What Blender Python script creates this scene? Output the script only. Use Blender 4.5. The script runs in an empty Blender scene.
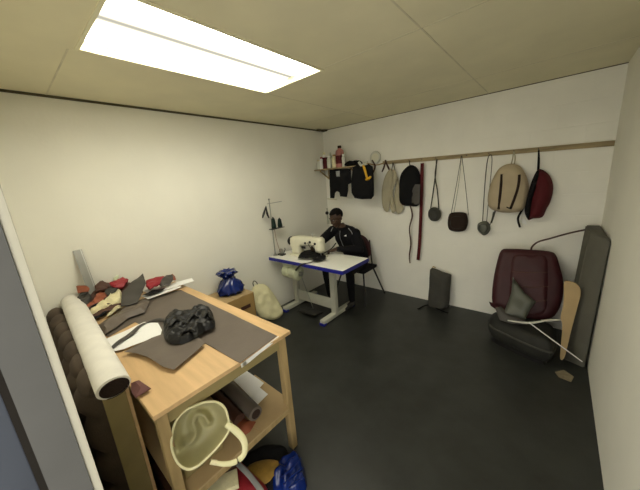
import bpy, bmesh, math, random
from mathutils import Vector, Matrix, noise
from mathutils.geometry import delaunay_2d_cdt
random.seed(7)
V = Vector
sc = bpy.context.scene
COL = sc.collection
PI = math.pi

# ---------------------------------------------------------------- camera, world, exposure
F, YAW, PIT, ROL, CH = 272.96, -.7178, .2349, -.0759, 1.7024
fw = V((math.sin(YAW)*math.cos(PIT), math.cos(YAW)*math.cos(PIT), -math.sin(PIT)))
r0 = V((math.cos(YAW), -math.sin(YAW), 0)); u0 = r0.cross(fw)
RT = math.cos(ROL)*r0 + math.sin(ROL)*u0
UP = -math.sin(ROL)*r0 + math.cos(ROL)*u0
EYE = V((0, 0, CH))
cd = bpy.data.cameras.new('camera'); cd.sensor_width = 36; cd.lens = 36*F/640; cd.clip_start = .02
cam = bpy.data.objects.new('camera', cd); COL.objects.link(cam)
cam.matrix_world = Matrix.Translation(EYE) @ Matrix((RT, UP, -fw)).transposed().to_4x4()
sc.camera = cam
w = bpy.data.worlds.new('world'); sc.world = w; w.use_nodes = True
w.node_tree.nodes['Background'].inputs[0].default_value = (1, .97, .88, 1)
w.node_tree.nodes['Background'].inputs[1].default_value = 3.8
sc.view_settings.view_transform = 'Standard'; sc.view_settings.look = 'None'
sc.view_settings.gamma = 1; sc.view_settings.use_curve_mapping = False
sc.view_settings.exposure = 0.0
LAMP = 23

XA, YB, XC, ZC = -2.827, 3.5, .346, 2.4276

# ---------------------------------------------------------------- measuring: a photo point to a point on a real plane of the room
def ray(x, y): return fw + RT*((x-320)/F) + UP*((245-y)/F)
def on(x, y, O, n):
    d = ray(x, y); return EYE + d*((O-EYE).dot(n)/d.dot(n))
def at_z(x, y, z): return on(x, y, V((0, 0, z)), V((0, 0, 1)))
def at_y(x, y, Y): return on(x, y, V((0, Y, 0)), V((0, 1, 0)))
def at_x(x, y, X): return on(x, y, V((X, 0, 0)), V((1, 0, 0)))

# ---------------------------------------------------------------- materials
def mat(name, c, rough=.6, metal=0, var=.12, scale=8, bump=0, bscale=60, emit=0, trans=0, coat=0, c2=None, stretch=None):
    m = bpy.data.materials.new(name); m.use_nodes = True
    nt = m.node_tree; b = nt.nodes['Principled BSDF']
    b.inputs['Roughness'].default_value = rough; b.inputs['Metallic'].default_value = metal
    b.inputs['Specular IOR Level'].default_value = .15 if rough >= .6 else .4
    if coat: b.inputs['Coat Weight'].default_value = coat
    if trans: b.inputs['Transmission Weight'].default_value = trans
    tc = nt.nodes.new('ShaderNodeTexCoord'); src = tc.outputs['Object']
    if stretch:
        mp = nt.nodes.new('ShaderNodeMapping'); mp.inputs['Scale'].default_value = stretch
        nt.links.new(src, mp.inputs[0]); src = mp.outputs[0]
    n = nt.nodes.new('ShaderNodeTexNoise'); n.inputs['Scale'].default_value = scale; n.inputs['Detail'].default_value = 6
    nt.links.new(src, n.inputs['Vector'])
    rp = nt.nodes.new('ShaderNodeValToRGB')
    lo = tuple(x*(1-var) for x in c) if c2 is None else c2
    hi = tuple(min(1, x*(1+var)) for x in c) if c2 is None else c
    rp.color_ramp.elements[0].position = .32; rp.color_ramp.elements[1].position = .68
    rp.color_ramp.elements[0].color = (*lo, 1); rp.color_ramp.elements[1].color = (*hi, 1)
    nt.links.new(n.outputs['Fac'], rp.inputs[0]); nt.links.new(rp.outputs[0], b.inputs['Base Color'])
    if bump:
        n2 = nt.nodes.new('ShaderNodeTexNoise'); n2.inputs['Scale'].default_value = bscale; n2.inputs['Detail'].default_value = 4
        nt.links.new(src, n2.inputs['Vector'])
        bp = nt.nodes.new('ShaderNodeBump'); bp.inputs['Strength'].default_value = bump; bp.inputs['Distance'].default_value = .01
        nt.links.new(n2.outputs['Fac'], bp.inputs['Height']); nt.links.new(bp.outputs[0], b.inputs['Normal'])
    if emit:
        b.inputs['Emission Color'].default_value = (*c, 1); b.inputs['Emission Strength'].default_value = emit
    return m

def block_wall(name, c):      # painted blockwork: faint mortar lines as bump
    m = mat(name, c, .75, var=.03, scale=3)
    nt = m.node_tree; b = nt.nodes['Principled BSDF']
    tc = nt.nodes.new('ShaderNodeTexCoord'); mp = nt.nodes.new('ShaderNodeMapping')
    mp.inputs['Rotation'].default_value = (PI/2, 0, 0)
    br = nt.nodes.new('ShaderNodeTexBrick'); br.inputs['Scale'].default_value = 1
    br.inputs['Brick Width'].default_value = .4; br.inputs['Row Height'].default_value = .2
    br.inputs['Mortar Size'].default_value = .006; br.inputs['Mortar Smooth'].default_value = .6
    nt.links.new(tc.outputs['Object'], mp.inputs[0]); nt.links.new(mp.outputs[0], br.inputs[0])
    n2 = nt.nodes.new('ShaderNodeTexNoise'); n2.inputs['Scale'].default_value = 35; n2.inputs['Detail'].default_value = 5
    mx = nt.nodes.new('ShaderNodeMath'); mx.operation = 'MULTIPLY_ADD'; mx.inputs[1].default_value = -.8
    nt.links.new(br.outputs['Fac'], mx.inputs[0]); nt.links.new(n2.outputs['Fac'], mx.inputs[2])
    bp = nt.nodes.new('ShaderNodeBump'); bp.inputs['Strength'].default_value = .22; bp.inputs['Distance'].default_value = .01
    nt.links.new(mx.outputs[0], bp.inputs['Height']); nt.links.new(bp.outputs[0], b.inputs['Normal'])
    return m

M = dict(
 wall=mat('wall_paint', (.87, .855, .77), .7, var=.025, scale=2, bump=.08, bscale=40),
 wallb=block_wall('block_paint', (.88, .865, .79)),
 ceil=mat('ceiling_board', (.78, .73, .52), .8, var=.05, scale=2.5, bump=.05, bscale=20),
 joint=mat('ceiling_joint', (.66, .61, .44), .8),
 gap=mat('dark_gap', (.10, .085, .05), .9),
 floor=mat('floor_vinyl', (.020, .021, .019), .42, var=.3, scale=5, bump=.06, bscale=30, c2=(.032, .034, .031)),

 gap_shade=mat('painted_gap_shade', (.012, .010, .008), .9),
 archi=mat('cream_gloss_paint', (.42, .40, .32), .45, var=.03),
 white=mat('white_paint', (.80, .79, .70), .45, var=.03),
 reveal=mat('reveal_paint', (.082, .081, .077), .6, var=.05),
 door=mat('door_paint', (.035, .042, .058), .5, var=.06),
 frame=mat('lamp_frame', (.78, .74, .52), .4, var=.02),
 ply=mat('plywood', (.63, .42, .21), .55, var=.10, scale=3, stretch=(1, 9, 9), bump=.04, bscale=25),
 wood=mat('raw_timber', (.38, .275, .13), .65, var=.18, scale=4, stretch=(8, 8, 1.2)),
 olive=mat('olive_board', (.30, .24, .11), .6, var=.12, scale=5),
 rail=mat('rail_timber', (.33, .26, .15), .65, var=.25, scale=6, stretch=(1, 8, 8)),
 tan=mat('tan_board', (.44, .32, .17), .7, var=.08, scale=6),
 card=mat('cardboard', (.40, .26, .10), .8, var=.08, scale=6),
 vinyl=mat('taupe_leatherette', (.125, .102, .083), .5, var=.08, scale=7, bump=.12, bscale=120),
 vinyl2=mat('charcoal_leatherette', (.055, .05, .045), .5, var=.1, bump=.1, bscale=120),
 brown=mat('brown_suede', (.085, .064, .048), .8, var=.15, bump=.2, bscale=150),
 greyroll=mat('pale_grey_cloth', (.74, .72, .66), .8, var=.05, scale=14, bump=.15, bscale=200),
 core=mat('dark_lining', (.030, .019, .015), .85),
 paper=mat('paper', (.86, .86, .84), .7, var=.01),
 blackp=mat('black_plastic', (.0025, .0025, .0028), .45, var=.2, bump=.7, bscale=35),
 black=mat('black_cloth', (.007, .007, .008), .75, var=.2, bump=.15, bscale=60),
 bmetal=mat('black_metal', (.015, .014, .014), .4),
 rust=mat('rust_leather', (.27, .075, .035), .5, var=.15, bump=.15),
 dbrown=mat('dark_brown_leather', (.07, .03, .02), .5, var=.15, bump=.15),
 red=mat('red_leather', (.30, .02, .03), .5, var=.12, bump=.12),
 maroon=mat('maroon_leather', (.042, .006, .009), .55, var=.18, bump=.12, bscale=50),
 dred=mat('dark_red_cloth', (.085, .012, .015), .7, var=.15, bump=.12),
 mauve=mat('mauve_cloth', (.16, .075, .07), .7),
 cream=mat('cream_cloth', (.72, .66, .42), .8, var=.10, scale=20, bump=.3, bscale=90),
 canvas=mat('cream_canvas', (.76, .72, .46), .75, var=.06, bump=.2, bscale=60),
 beige=mat('beige_canvas', (.46, .38, .26), .8, var=.06, bump=.15, bscale=140),
 beige2=mat('beige_padding', (.42, .38, .27), .8, var=.06, bump=.15, bscale=90),
 khaki=mat('khaki_grey_cloth', (.062, .06, .052), .75, var=.12, bump=.15),
 greyv=mat('grey_green_leather', (.10, .105, .085), .42, var=.1, bump=.15),
 foam=mat('grey_foam', (.15, .145, .12), .9, var=.06, bump=.2, bscale=150),
 darkseat=mat('black_seat_cover', (.028, .028, .025), .6, var=.15, bump=.1),
 bluep=mat('blue_plastic', (.004, .018, .14), .25, var=.3, bump=.4, bscale=25, coat=.3),
 bluet=mat('blue_edging', (.012, .015, .24), .35, var=.05),
 lam=mat('white_laminate', (.86, .86, .80), .35, var=.01),
 enamel=mat('cream_enamel', (.72, .70, .55), .3, var=.04),
 legp=mat('grey_enamel', (.50, .50, .42), .4, var=.04),
 motor=mat('pale_green_enamel', (.52, .55, .38), .35, var=.06),
 steel=mat('steel', (.45, .45, .43), .35, 1, var=.08),
 ruler=mat('brushed_aluminium', (.26, .26, .24), .4, .7, var=.06),
 plas=mat('ivory_plastic', (.72, .68, .40), .35, var=.04, coat=.2),
 plas2=mat('clear_white_plastic', (.62, .62, .54), .4, var=.04),
 yellow=mat('yellow_plastic', (.75, .42, .02), .4, var=.05),
 ochre=mat('ochre_leather', (.27, .16, .03), .5, var=.3, scale=14, bump=.1),
 pink=mat('pink_bottle', (.40, .16, .14), .4),
 skin=mat('skin', (.052, .026, .015), .5, var=.1, scale=20),
 hair=mat('hair', (.006, .005, .005), .9, bump=.5, bscale=300),
 jacket=mat('black_tracksuit', (.006, .006, .008), .8, var=.2, bump=.2, bscale=25),
 eye=mat('eye_white', (.22, .20, .18), .6), lip=mat('lip', (.10, .035, .028), .5),
 lgrey=mat('light_stripe', (.35, .36, .36), .6),
 teal=mat('dark_green_thread', (.012, .025, .022), .6, var=.3, scale=90),
 straw=mat('straw_board', (.24, .20, .13), .7, var=.15, scale=30),
)

# ---------------------------------------------------------------- mesh helpers
def nb(): return bmesh.new()
def box(bm, lo, hi, bev=0, rot=None, piv=None):
    lo, hi = V(lo), V(hi)
    r = bmesh.ops.create_cube(bm, size=1)
    vs = r['verts']; c = (lo+hi)/2; s = hi-lo
    for v in vs: v.co = V((v.co.x*s.x, v.co.y*s.y, v.co.z*s.z))
    if bev:
        es = list({e for v in vs for e in v.link_edges})
        rb = bmesh.ops.bevel(bm, geom=es, offset=bev, segments=2, profile=.6, affect='EDGES')
        vs = list({v for f in rb['faces'] for v in f.verts} | {v for v in vs if v.is_valid})
    if rot is not None:
        p = V(piv) - c if piv is not None else V((0, 0, 0))
        for v in vs: v.co = rot @ (v.co-p) + p
    for v in vs: v.co += c
    return vs
def bar(bm, a, b, w, h, up=V((0, 0, 1)), bev=0):
    a, b = V(a), V(b); d = b-a; L = d.length; d.normalize()
    s = d.cross(up)
    if s.length < 1e-4: s = d.cross(V((1, 0, 0)))
    s.normalize(); u = s.cross(d)
    vs = box(bm, (-w/2, -L/2, -h/2), (w/2, L/2, h/2), bev)
    R = Matrix((s, d, u)).transposed(); c = (a+b)/2
    for v in vs: v.co = R @ v.co + c
def smooth_path(pts, n):
    P = [V(p) for p in pts]
    if n <= 1 or len(P) < 3: return P
    out = []
    for i in range(len(P)-1):
        p0, p1, p2, p3 = P[max(0, i-1)], P[i], P[i+1], P[min(len(P)-1, i+2)]
        for k in range(n):
            t = k/n
            out.append(.5*((2*p1)+(p2-p0)*t+(2*p0-5*p1+4*p2-p3)*t*t+(3*p1-p0-3*p2+p3)*t**3))
    out.append(P[-1]); return out
def tube(bm, pts, r, n=10, sm=5, cap=True, flat=None, side=None):
    """r: number or list of radii. flat: second radius ratio; side: direction of the wide axis."""
    P = smooth_path(pts, sm); m = len(P)
    if isinstance(r, (int, float)): R = [r]*m
    else:
        R = []
        for i in range(m):
            t = i/(m-1)*(len(r)-1); k = min(int(t), len(r)-2); R.append(r[k]+(r[k+1]-r[k])*(t-k))
    rings = []; s = V(side).normalized() if side is not None else None
    for i, p in enumerate(P):
        d = (P[min(i+1, m-1)]-P[max(i-1, 0)]).normalized()
        if s is None: s = d.orthogonal().normalized()
        a = (s - d*s.dot(d))
        if a.length < 1e-5: a = d.orthogonal()
        a.normalize(); b = d.cross(a)
        if side is None: s = a
        fl = 1 if flat is None else flat
        rings.append([bm.verts.new(p + a*math.cos(2*PI*k/n)*R[i] + b*math.sin(2*PI*k/n)*R[i]*fl) for k in range(n)])
    for i in range(m-1):
        for k in range(n):
            bm.faces.new((rings[i][k], rings[i][(k+1) % n], rings[i+1][(k+1) % n], rings[i+1][k]))
    if cap:
        bm.faces.new(rings[0][::-1]); bm.faces.new(rings[-1])
def lathe(bm, prof, O, axis=(0, 0, 1), n=20):
    O = V(O); ax = V(axis).normalized(); a = ax.orthogonal().normalized(); b = ax.cross(a)
    rings = []
    for r, h in prof:
        rings.append([bm.verts.new(O+ax*h+(a*math.cos(2*PI*k/n)+b*math.sin(2*PI*k/n))*max(r, 1e-4)) for k in range(n)])
    for i in range(len(prof)-1):
        for k in range(n): bm.faces.new((rings[i][k], rings[i][(k+1) % n], rings[i+1][(k+1) % n], rings[i+1][k]))
    bm.faces.new(rings[0][::-1]); bm.faces.new(rings[-1])
def ball(bm, c, r, seg=16, rot=None):
    q = bmesh.ops.create_uvsphere(bm, u_segments=seg, v_segments=max(8, seg//2), radius=1)
    r = V(r) if not isinstance(r, (int, float)) else V((r, r, r))
    for v in q['verts']:
        p = V((v.co.x*r.x, v.co.y*r.y, v.co.z*r.z))
        v.co = V(c) + (rot @ p if rot else p)
def axes(n):
    n = V(n).normalized()
    u = V((0, 0, 1)).cross(n)
    if u.length < 1e-3: u = V((1, 0, 0))
    u.normalize(); return u, n.cross(u), n
def puff(bm, P3, n, front, back=0, R=.05, edge=0, wr=0, fr=9, res=.02, fn=None, seed=0, rnd=1):
    """A body of cloth or padding: outline P3 (3-D points on a plane of normal n), filled, swollen towards n by `front`, away by `back`."""
    O = sum((V(p) for p in P3), V())/len(P3)
    U, W, n = axes(n)
    if rnd > 1 and len(P3) > 3:
        Q = [V(p) for p in P3]; Q = smooth_path([Q[-1]]+Q+[Q[0], Q[1]], rnd); P3 = Q[rnd:-rnd-1]
    q = [((V(p)-O).dot(U), (V(p)-O).dot(W)) for p in P3]
    b = []
    for i in range(len(q)):
        x0, y0 = q[i]; x1, y1 = q[(i+1) % len(q)]; L = math.hypot(x1-x0, y1-y0); k = max(1, int(L/res))
        for j in range(k): b.append((x0+(x1-x0)*j/k, y0+(y1-y0)*j/k))
    if sum(b[i][0]*b[(i+1) % len(b)][1]-b[(i+1) % len(b)][0]*b[i][1] for i in range(len(b))) < 0: b.reverse()
    def dist(x, y):
        m = 1e9
        for i in range(len(b)):
            x0, y0 = b[i]; x1, y1 = b[(i+1) % len(b)]; dx, dy = x1-x0, y1-y0
            t = max(0, min(1, ((x-x0)*dx+(y-y0)*dy)/max(dx*dx+dy*dy, 1e-12)))
            m = min(m, (x-x0-dx*t)**2+(y-y0-dy*t)**2)
        return math.sqrt(m)
    def inside(x, y):
        c = False
        for i in range(len(b)):
            x0, y0 = b[i]; x1, y1 = b[(i+1) % len(b)]
            if (y0 > y) != (y1 > y) and x < (x1-x0)*(y-y0)/(y1-y0)+x0: c = not c
        return c
    xs = [p[0] for p in b]; ys = [p[1] for p in b]; inn = []
    ny = int((max(ys)-min(ys))/res)+1; nx = int((max(xs)-min(xs))/res)+1
    for j in range(ny):
        for i in range(nx):
            x = min(xs)+(i+.5*(j % 2))*res; y = min(ys)+(j+.5)*res
            if inside(x, y) and dist(x, y) > res*.55: inn.append((x, y))
    nbd = len(b); pts = b+inn
    vo, eo, fo, ov, oe, of = delaunay_2d_cdt([V(p) for p in pts], [], [list(range(nbd))], 1, 1e-7)
    def prof(d):
        t = min(d/R, 1); return math.sqrt(max(0, 1-(1-t)**2))
    top = []; bot = []
    for i, p in enumerate(vo):
        orig = ov[i][0] if ov[i] else 0
        d = 0 if orig < nbd else dist(p.x, p.y)
        k = prof(d); ww = noise.noise(V((p.x*fr+seed*3.1, p.y*fr, seed*1.7)))*wr
        base = O+U*p.x+W*p.y
        if fn: base = base + n*fn(base)
        if edge == 0 and d == 0:
            v = bm.verts.new(base); top.append(v); bot.append(v)
        else:
            top.append(bm.verts.new(base+n*(edge/2+front*k+ww*(k if edge == 0 else 1))))
            bot.append(bm.verts.new(base-n*(edge/2+back*k-(ww if edge else 0))))
    for f in fo:
        try:
            bm.faces.new([top[i] for i in f])
            bm.faces.new([bot[i] for i in reversed(f)])
        except ValueError: pass
    if edge:
        idx = {}
        for i in range(len(vo)):
            for o_ in ov[i]:
                if o_ < nbd: idx[o_] = i
        for i in range(nbd):
            a, c = idx.get(i), idx.get((i+1) % nbd)
            if a is None or c is None or a == c: continue
            try: bm.faces.new((top[a], bot[a], bot[c], top[c]))
            except ValueError: pass
def px(pts, f, a): return [f(x, y, a) for x, y in pts]
def pl(pts, O, n): return [on(x, y, V(O), V(n)) for x, y in pts]
def crop(pts, ox, oy, s): return [(ox+x/s, oy+y/s) for x, y in pts]

ORG = {}
def obj(name, bm, m, parent=None, label=None, smooth=True, ang=40):
    bmesh.ops.recalc_face_normals(bm, faces=bm.faces)
    xs = [v.co for v in bm.verts]
    if parent is None:
        lo = V((min(c.x for c in xs), min(c.y for c in xs), min(c.z for c in xs)))
        hi = V((max(c.x for c in xs), max(c.y for c in xs), 0))
        org = V(((lo.x+hi.x)/2, (lo.y+hi.y)/2, lo.z))
    else: org = ORG[parent.name]
    for v in bm.verts: v.co -= org
    me = bpy.data.meshes.new(name); bm.to_mesh(me); bm.free()
    if smooth:
        for p in me.polygons: p.use_smooth = True
        try: me.set_sharp_from_angle(angle=math.radians(ang))
        except Exception: pass
    ms = m if isinstance(m, (list, tuple)) else [m]
    for k in ms: me.materials.append(M[k] if isinstance(k, str) else k)
    o = bpy.data.objects.new(name, me); COL.objects.link(o)
    if parent is None: o.location = org
    else: o.parent = parent
    ORG[o.name] = org
    if label: o['label'] = label
    return o
def thing(name, loc, label, cat, group=None):
    o = bpy.data.objects.new(name, None); COL.objects.link(o); o.empty_display_size = .05
    o.location = loc; ORG[o.name] = V(loc); return tag(o, label, cat, group)
def tag(o, label, cat, group=None, kind=None):
    o['label'] = label; o['category'] = cat
    if group: o['group'] = group
    if kind: o['kind'] = kind
    return o
def struct(name, bm, m, parent=None, ang=30):
    o = obj(name, bm, m, parent, ang=ang)
    if parent is None: o['kind'] = 'structure'
    return o
def copy_tree(o, loc, label, parent=None):
    c = o.copy(); COL.objects.link(c)
    if parent is None: c.location = loc; c['label'] = label
    else: c.parent = parent
    for ch in list(o.children): copy_tree(ch, None, None, c)
    return c

# ================================================================ THE ROOM
YD = 0.0
b = nb(); box(b, (XA-.1, -.09, -.1), (XC+.1, YB+.1, 0)); struct('floor', b, 'floor')
b = nb(); box(b, (XA-.1, -.09, 0), (XA, YB+.1, ZC)); struct('wall_left', b, 'wall')
b = nb(); box(b, (XA, YB, 0), (XC, YB+.1, ZC)); struct('wall_back', b, 'wallb')
b = nb(); box(b, (XC, -.09, 0), (XC+.1, YB+.1, ZC)); struct('wall_right', b, 'wall')
DX0, DX1, DZ = -.75, .16, 2.06
b = nb()
box(b, (XA, -.07, 0), (DX0-.005, -.002, ZC)); box(b, (DX1, -.09, 0), (XC, -.002, ZC)); box(b, (DX0-.005, -.07, DZ), (DX1, -.002, ZC))
struct('wall_front', b, 'wall')
# ceiling with the hole of the light panel
LX0, LX1, LY0, LY1 = -1.905, -1.285, .43, 1.655
b = nb()
box(b, (XA-.1, -.09, ZC), (LX0, YB+.1, ZC+.012)); box(b, (LX1, -.09, ZC), (XC+.1, YB+.1, ZC+.012))
box(b, (LX0, -.09, ZC), (LX1, LY0, ZC+.012)); box(b, (LX0, LY1, ZC), (LX1, YB+.1, ZC+.012))
ce = struct('ceiling', b, 'ceil')
b = nb()   # board joints
box(b, (XA, .405, ZC-.002), (LX0-.02, .413, ZC+.001)); box(b, (LX1+.02, 1.63, ZC-.002), (XC, 1.638, ZC+.001)); box(b, (-.62, .3, ZC-.002), (-.612, YB, ZC+.001))
box(b, (XA, 2.83, ZC-.0015), (XC, 2.836, ZC+.001)); box(b, (-1.91, 1.66, ZC-.0015), (-1.904, YB, ZC+.001))
struct('trim_1', b, 'joint')
b = nb(); box(b, (XA, .02, ZC-.016), (XA+.012, YB, ZC)); struct('trim_2', b, 'gap')
b = nb(); box(b, (XA+.012, YB-.005, ZC-.006), (XC, YB, ZC)); struct('trim_3', b, 'gap')
# door frame: white architrave on the room side, grey reveal, blue-grey leaf swung out
b = nb()
box(b, (DX0-.07, -.001, 0), (DX0, .0145, DZ+.06), .002); box(b, (DX1, -.002, 0), (DX1+.07, .016, DZ+.06), .003); box(b, (DX0, -.002, DZ), (DX1, .016, DZ+.06), .003)
struct('trim_4', b, 'archi')
b = nb(); box(b, (DX0-.005, -.061, 0), (DX0+.004, -.001, DZ)); box(b, (DX1-.004, -.09, 0), (DX1, -.003, DZ)); box(b, (DX0, -.09, DZ-.004), (DX1, -.003, DZ))
struct('trim_5', b, 'reveal')
b = nb(); box(b, (DX0-.02, -.072, 0), (DX0+.002, -.061, DZ)); struct('trim_7', b, 'gap_shade')   # dark strip painted as the shade in the gap between frame and leaf
b = nb(); box(b, (DX0-.045, -.95, .01), (DX0-.002, -.072, 2.03), .003); d1 = struct('door_1', b, 'door')
b = nb(); bar(b, (DX0-.002, -.88, 1.0), (DX0+.05, -.88, 1.0), .02, .02); bar(b, (DX0+.05, -.89, 1.0), (DX0+.05, -.76, 1.0), .018, .018, bev=.004); obj('door_handle', b, 'steel', d1)
b = nb(); box(b, (-1.2, -1.3, -.1), (XC+.1, -.09, 0)); struct('trim_6', b, 'floor')   # corridor floor outside the door

# ---- recessed fluorescent panel
t = thing('ceiling_light', ((LX0+LX1)/2, (LY0+LY1)/2, ZC), 'long recessed fluorescent light panel glowing white in the ceiling', 'ceiling light')
b = nb(); e = .018
for lo, hi in (((LX0, LY0, ZC-.006), (LX0+e, LY1, ZC+.045)), ((LX1-e, LY0, ZC-.006), (LX1, LY1, ZC+.045)),
               ((LX0+e, LY0, ZC-.006), (LX1-e, LY0+e, ZC+.045)), ((LX0+e, LY1-e, ZC-.006), (LX1-e, LY1, ZC+.045))):
    box(b, lo, hi, .002)
obj('lamp_frame', b, 'frame', t)
dm = bpy.data.materials.new('lit_diffuser'); dm.use_nodes = True
nt = dm.node_tree; nt.nodes.clear()
tc = nt.nodes.new('ShaderNodeTexCoord'); sp = nt.nodes.new('ShaderNodeSeparateXYZ'); rp = nt.nodes.new('ShaderNodeValToRGB')
mr = nt.nodes.new('ShaderNodeMapRange'); em = nt.nodes.new('ShaderNodeEmission'); out = nt.nodes.new('ShaderNodeOutputMaterial')
mul = nt.nodes.new('ShaderNodeMath'); mul.operation = 'MULTIPLY'; mul.inputs[1].default_value = LAMP
mr.inputs['From Min'].default_value = -.31; mr.inputs['From Max'].default_value = .31
nt.links.new(tc.outputs['Object'], sp.inputs[0]); nt.links.new(sp.outputs[0], mr.inputs['Value']); nt.links.new(mr.outputs[0], rp.inputs[0])
cr = rp.color_ramp; cr.interpolation = 'EASE'
cr.elements[0].position = 0; cr.elements[1].position = 1
for pos, val in ((.19, 1.0), (.5, .024), (.81, 1.0)):
    el = cr.elements.new(pos); el.color = (val, val, val, 1)
for el in (cr.elements[0], cr.elements[len(cr.elements)-1]): el.color = (.014, .014, .014, 1)
nt.links.new(rp.outputs[0], mul.inputs[0]); nt.links.new(mul.outputs[0], em.inputs['Strength'])
em.inputs[0].default_value = (1, .95, .78, 1); nt.links.new(em.outputs[0], out.inputs[0])
b = nb(); box(b, (LX0+e, LY0+e, ZC+.035), (LX1-e, LY1-e, ZC+.041)); obj('diffuser', b, dm, t)
b = nb(); box(b, (LX0-.01, LY0-.01, ZC+.046), (LX1+.01, LY1+.01, ZC+.09)); obj('housing', b, 'white', t)

# broken dark bit in the ceiling corner
b = nb(); puff(b, [V((XA+.02, 3.28, ZC-.012)), V((XA+.10, 3.30, ZC-.012)), V((XA+.09, 3.40, ZC-.012)), V((XA+.16, 3.46, ZC-.012)), V((XA+.05, 3.48, ZC-.012)), V((XA+.03, 3.40, ZC-.012))], (0, 0, -1), .02, .01, R=.03, wr=.01, fr=30)
tag(obj('crumbled_filler', b, 'gap'), 'small dark crumbled patch in the far corner of the ceiling', 'filler patch')

# ================================================================ WORK TABLE
TZ = .84
t = thing('work_table', (-1.95, .585, 0), 'long plywood work table covered with leatherette and scraps', 'table')
b = nb(); box(b, (-2.76, .214, TZ-.022), (-1.13, .966, TZ), .002); obj('tabletop', b, 'ply', t)
for x0, y0 in ((-1.19, .895), (-1.19, .225), (-2.72, .895), (-2.72, .225)):
    b = nb(); box(b, (x0, y0, 0), (x0+.042, y0+.042, TZ-.022), .002); obj('leg', b, 'wood', t)
b = nb()
box(b, (-1.185, .27, TZ-.10), (-1.165, .895, TZ-.022)); box(b, (-2.715, .27, TZ-.10), (-2.695, .895, TZ-.022))
box(b, (-2.675, .915, TZ-.10), (-1.19, .935, TZ-.022)); box(b, (-2.675, .23, TZ-.10), (-1.19, .25, TZ-.022))
obj('apron', b, 'olive', t)
SZ = .335
b = nb()
box(b, (-1.175, .27, SZ-.05), (-1.15, .895, SZ-.012)); box(b, (-2.70, .27, SZ-.05), (-2.68, .895, SZ-.012))
box(b, (-2.675, .905, SZ-.05), (-1.19, .93, SZ-.012)); obj('shelf_rail', b, 'wood', t)
b = nb(); box(b, (-2.68, .24, SZ-.012), (-1.145, .895, SZ), .002); obj('lower_shelf', b, 'tan', t)

# ---- headboard standing between table and front wall
t = thing('tufted_headboard', (-2.1, .11, 0), 'dark brown deep-tufted headboard standing on edge behind the plywood table', 'headboard')
b = nb(); box(b, (-2.80, .135, 0), (-1.47, .203, .86), .003); box(b, (-1.466, .112, 0), (-1.455, .203, .86), .002); obj('backing_board', b, 'olive', t)
b = nb(); box(b, (-1.455, .198, 0), (-1.44, .211, .855), .002); obj('edge_strip', b, 'ply', t, 'pale wooden edge strip')
b = nb(); NX, NZ = 60, 40
x0, x1, z0, z1 = -2.80, -1.47, .02, .90
def tuft(u, v):
    a = abs(math.sin(u*PI*7)); c = abs(math.sin(v*PI*4.5+PI*.5)); return .05+.058*(a*c)**.45
g = []
for j in range(NZ+1):
    row = []
    for i in range(NX+1):
        u, v = i/NX, j/NZ; rim = min(1, min(u, 1-u)*14, (1-v)*9); rim = math.sqrt(max(0, 1-(1-rim)**2))
        row.append(b.verts.new((x0+(x1-x0)*u, .135-tuft(u, v)*rim, z0+(z1-z0)*v-(.012*(1-abs(math.sin(u*PI*7))) if v > .9 else 0))))
    g.append(row)
for j in range(NZ):
    for i in range(NX): b.faces.new((g[j][i], g[j][i+1], g[j+1][i+1], g[j+1][i]))
r_ = [bm_ for bm_ in (g[0]+[q[-1] for q in g[1:]]+g[-1][-2::-1]+[q[0] for q in g[-2:0:-1]])]
b.faces.new(r_)
# rolled-over padded top
tube(b, [(x0+(x1-x0)*i/84, .105, .875) for i in range(85)], [.028+.030*abs(math.sin(i/84*PI*7))**.45 for i in range(85)], 12, 1, flat=.8)
obj('tufted_padding', b, 'brown', t)

# ---- roll of pale cloth lying on the headboard
t = thing('fabric_roll', (-2.08, .19, .86), 'pale grey roll of upholstery cloth with dark core lying along the table edge', 'fabric roll')
A_, B_ = V((-1.34, .150, .915)), V((-2.79, .215, .935)); r1 = .062
def squash(bm):
    for v in bm.verts:
        c = A_+(B_-A_)*((v.co-A_).dot(B_-A_)/(B_-A_).length_squared); v.co.z = c.z+(v.co.z-c.z)*.72
b = nb(); ax = (B_-A_); L = ax.length
lathe(b, [(r1*.84, .0), (r1, .004), (r1*1.0, L*.3), (r1*1.03, L*.7), (r1, L)], A_, ax, 32); squash(b); obj('rolled_cloth', b, 'greyroll', t, smooth=True)
b = nb()
sp_ = []
a1 = ax.normalized(); s1 = a1.orthogonal().normalized(); s2 = a1.cross(s1)
for k in range(90):
    an = k*.28; rr = .006+.052*k/90; sp_.append(A_-a1*.002+(s1*math.cos(an)+s2*math.sin(an))*rr)
lathe(b, [(.0, -.0015), (r1*.83, -.0015), (r1*.83, .01)], A_, ax, 32)
tube(b, sp_, .0022, 6, 1); squash(b); obj('dark_core', b, 'core', t, 'dark brown rolled lining at the near end')

# ================================================================ THINGS ON THE WORK TABLE
def flat(name, m, pts, z, label, cat, edge=.002, front=0, wr=.0, fr=9, R=.04, res=.02, group=None, fn=None, seed=0, rnd=1, parent=None, lab2=None, back=0):
    b = nb(); puff(b, px(pts, at_z, z), (0, 0, 1), front, back, R=R, edge=edge, wr=wr, fr=fr, res=res, fn=fn, seed=seed, rnd=rnd)
    if parent is not None: return obj(name, b, m, parent, lab2)
    o = obj(name, b, m); return tag(o, label, cat, group)

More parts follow.
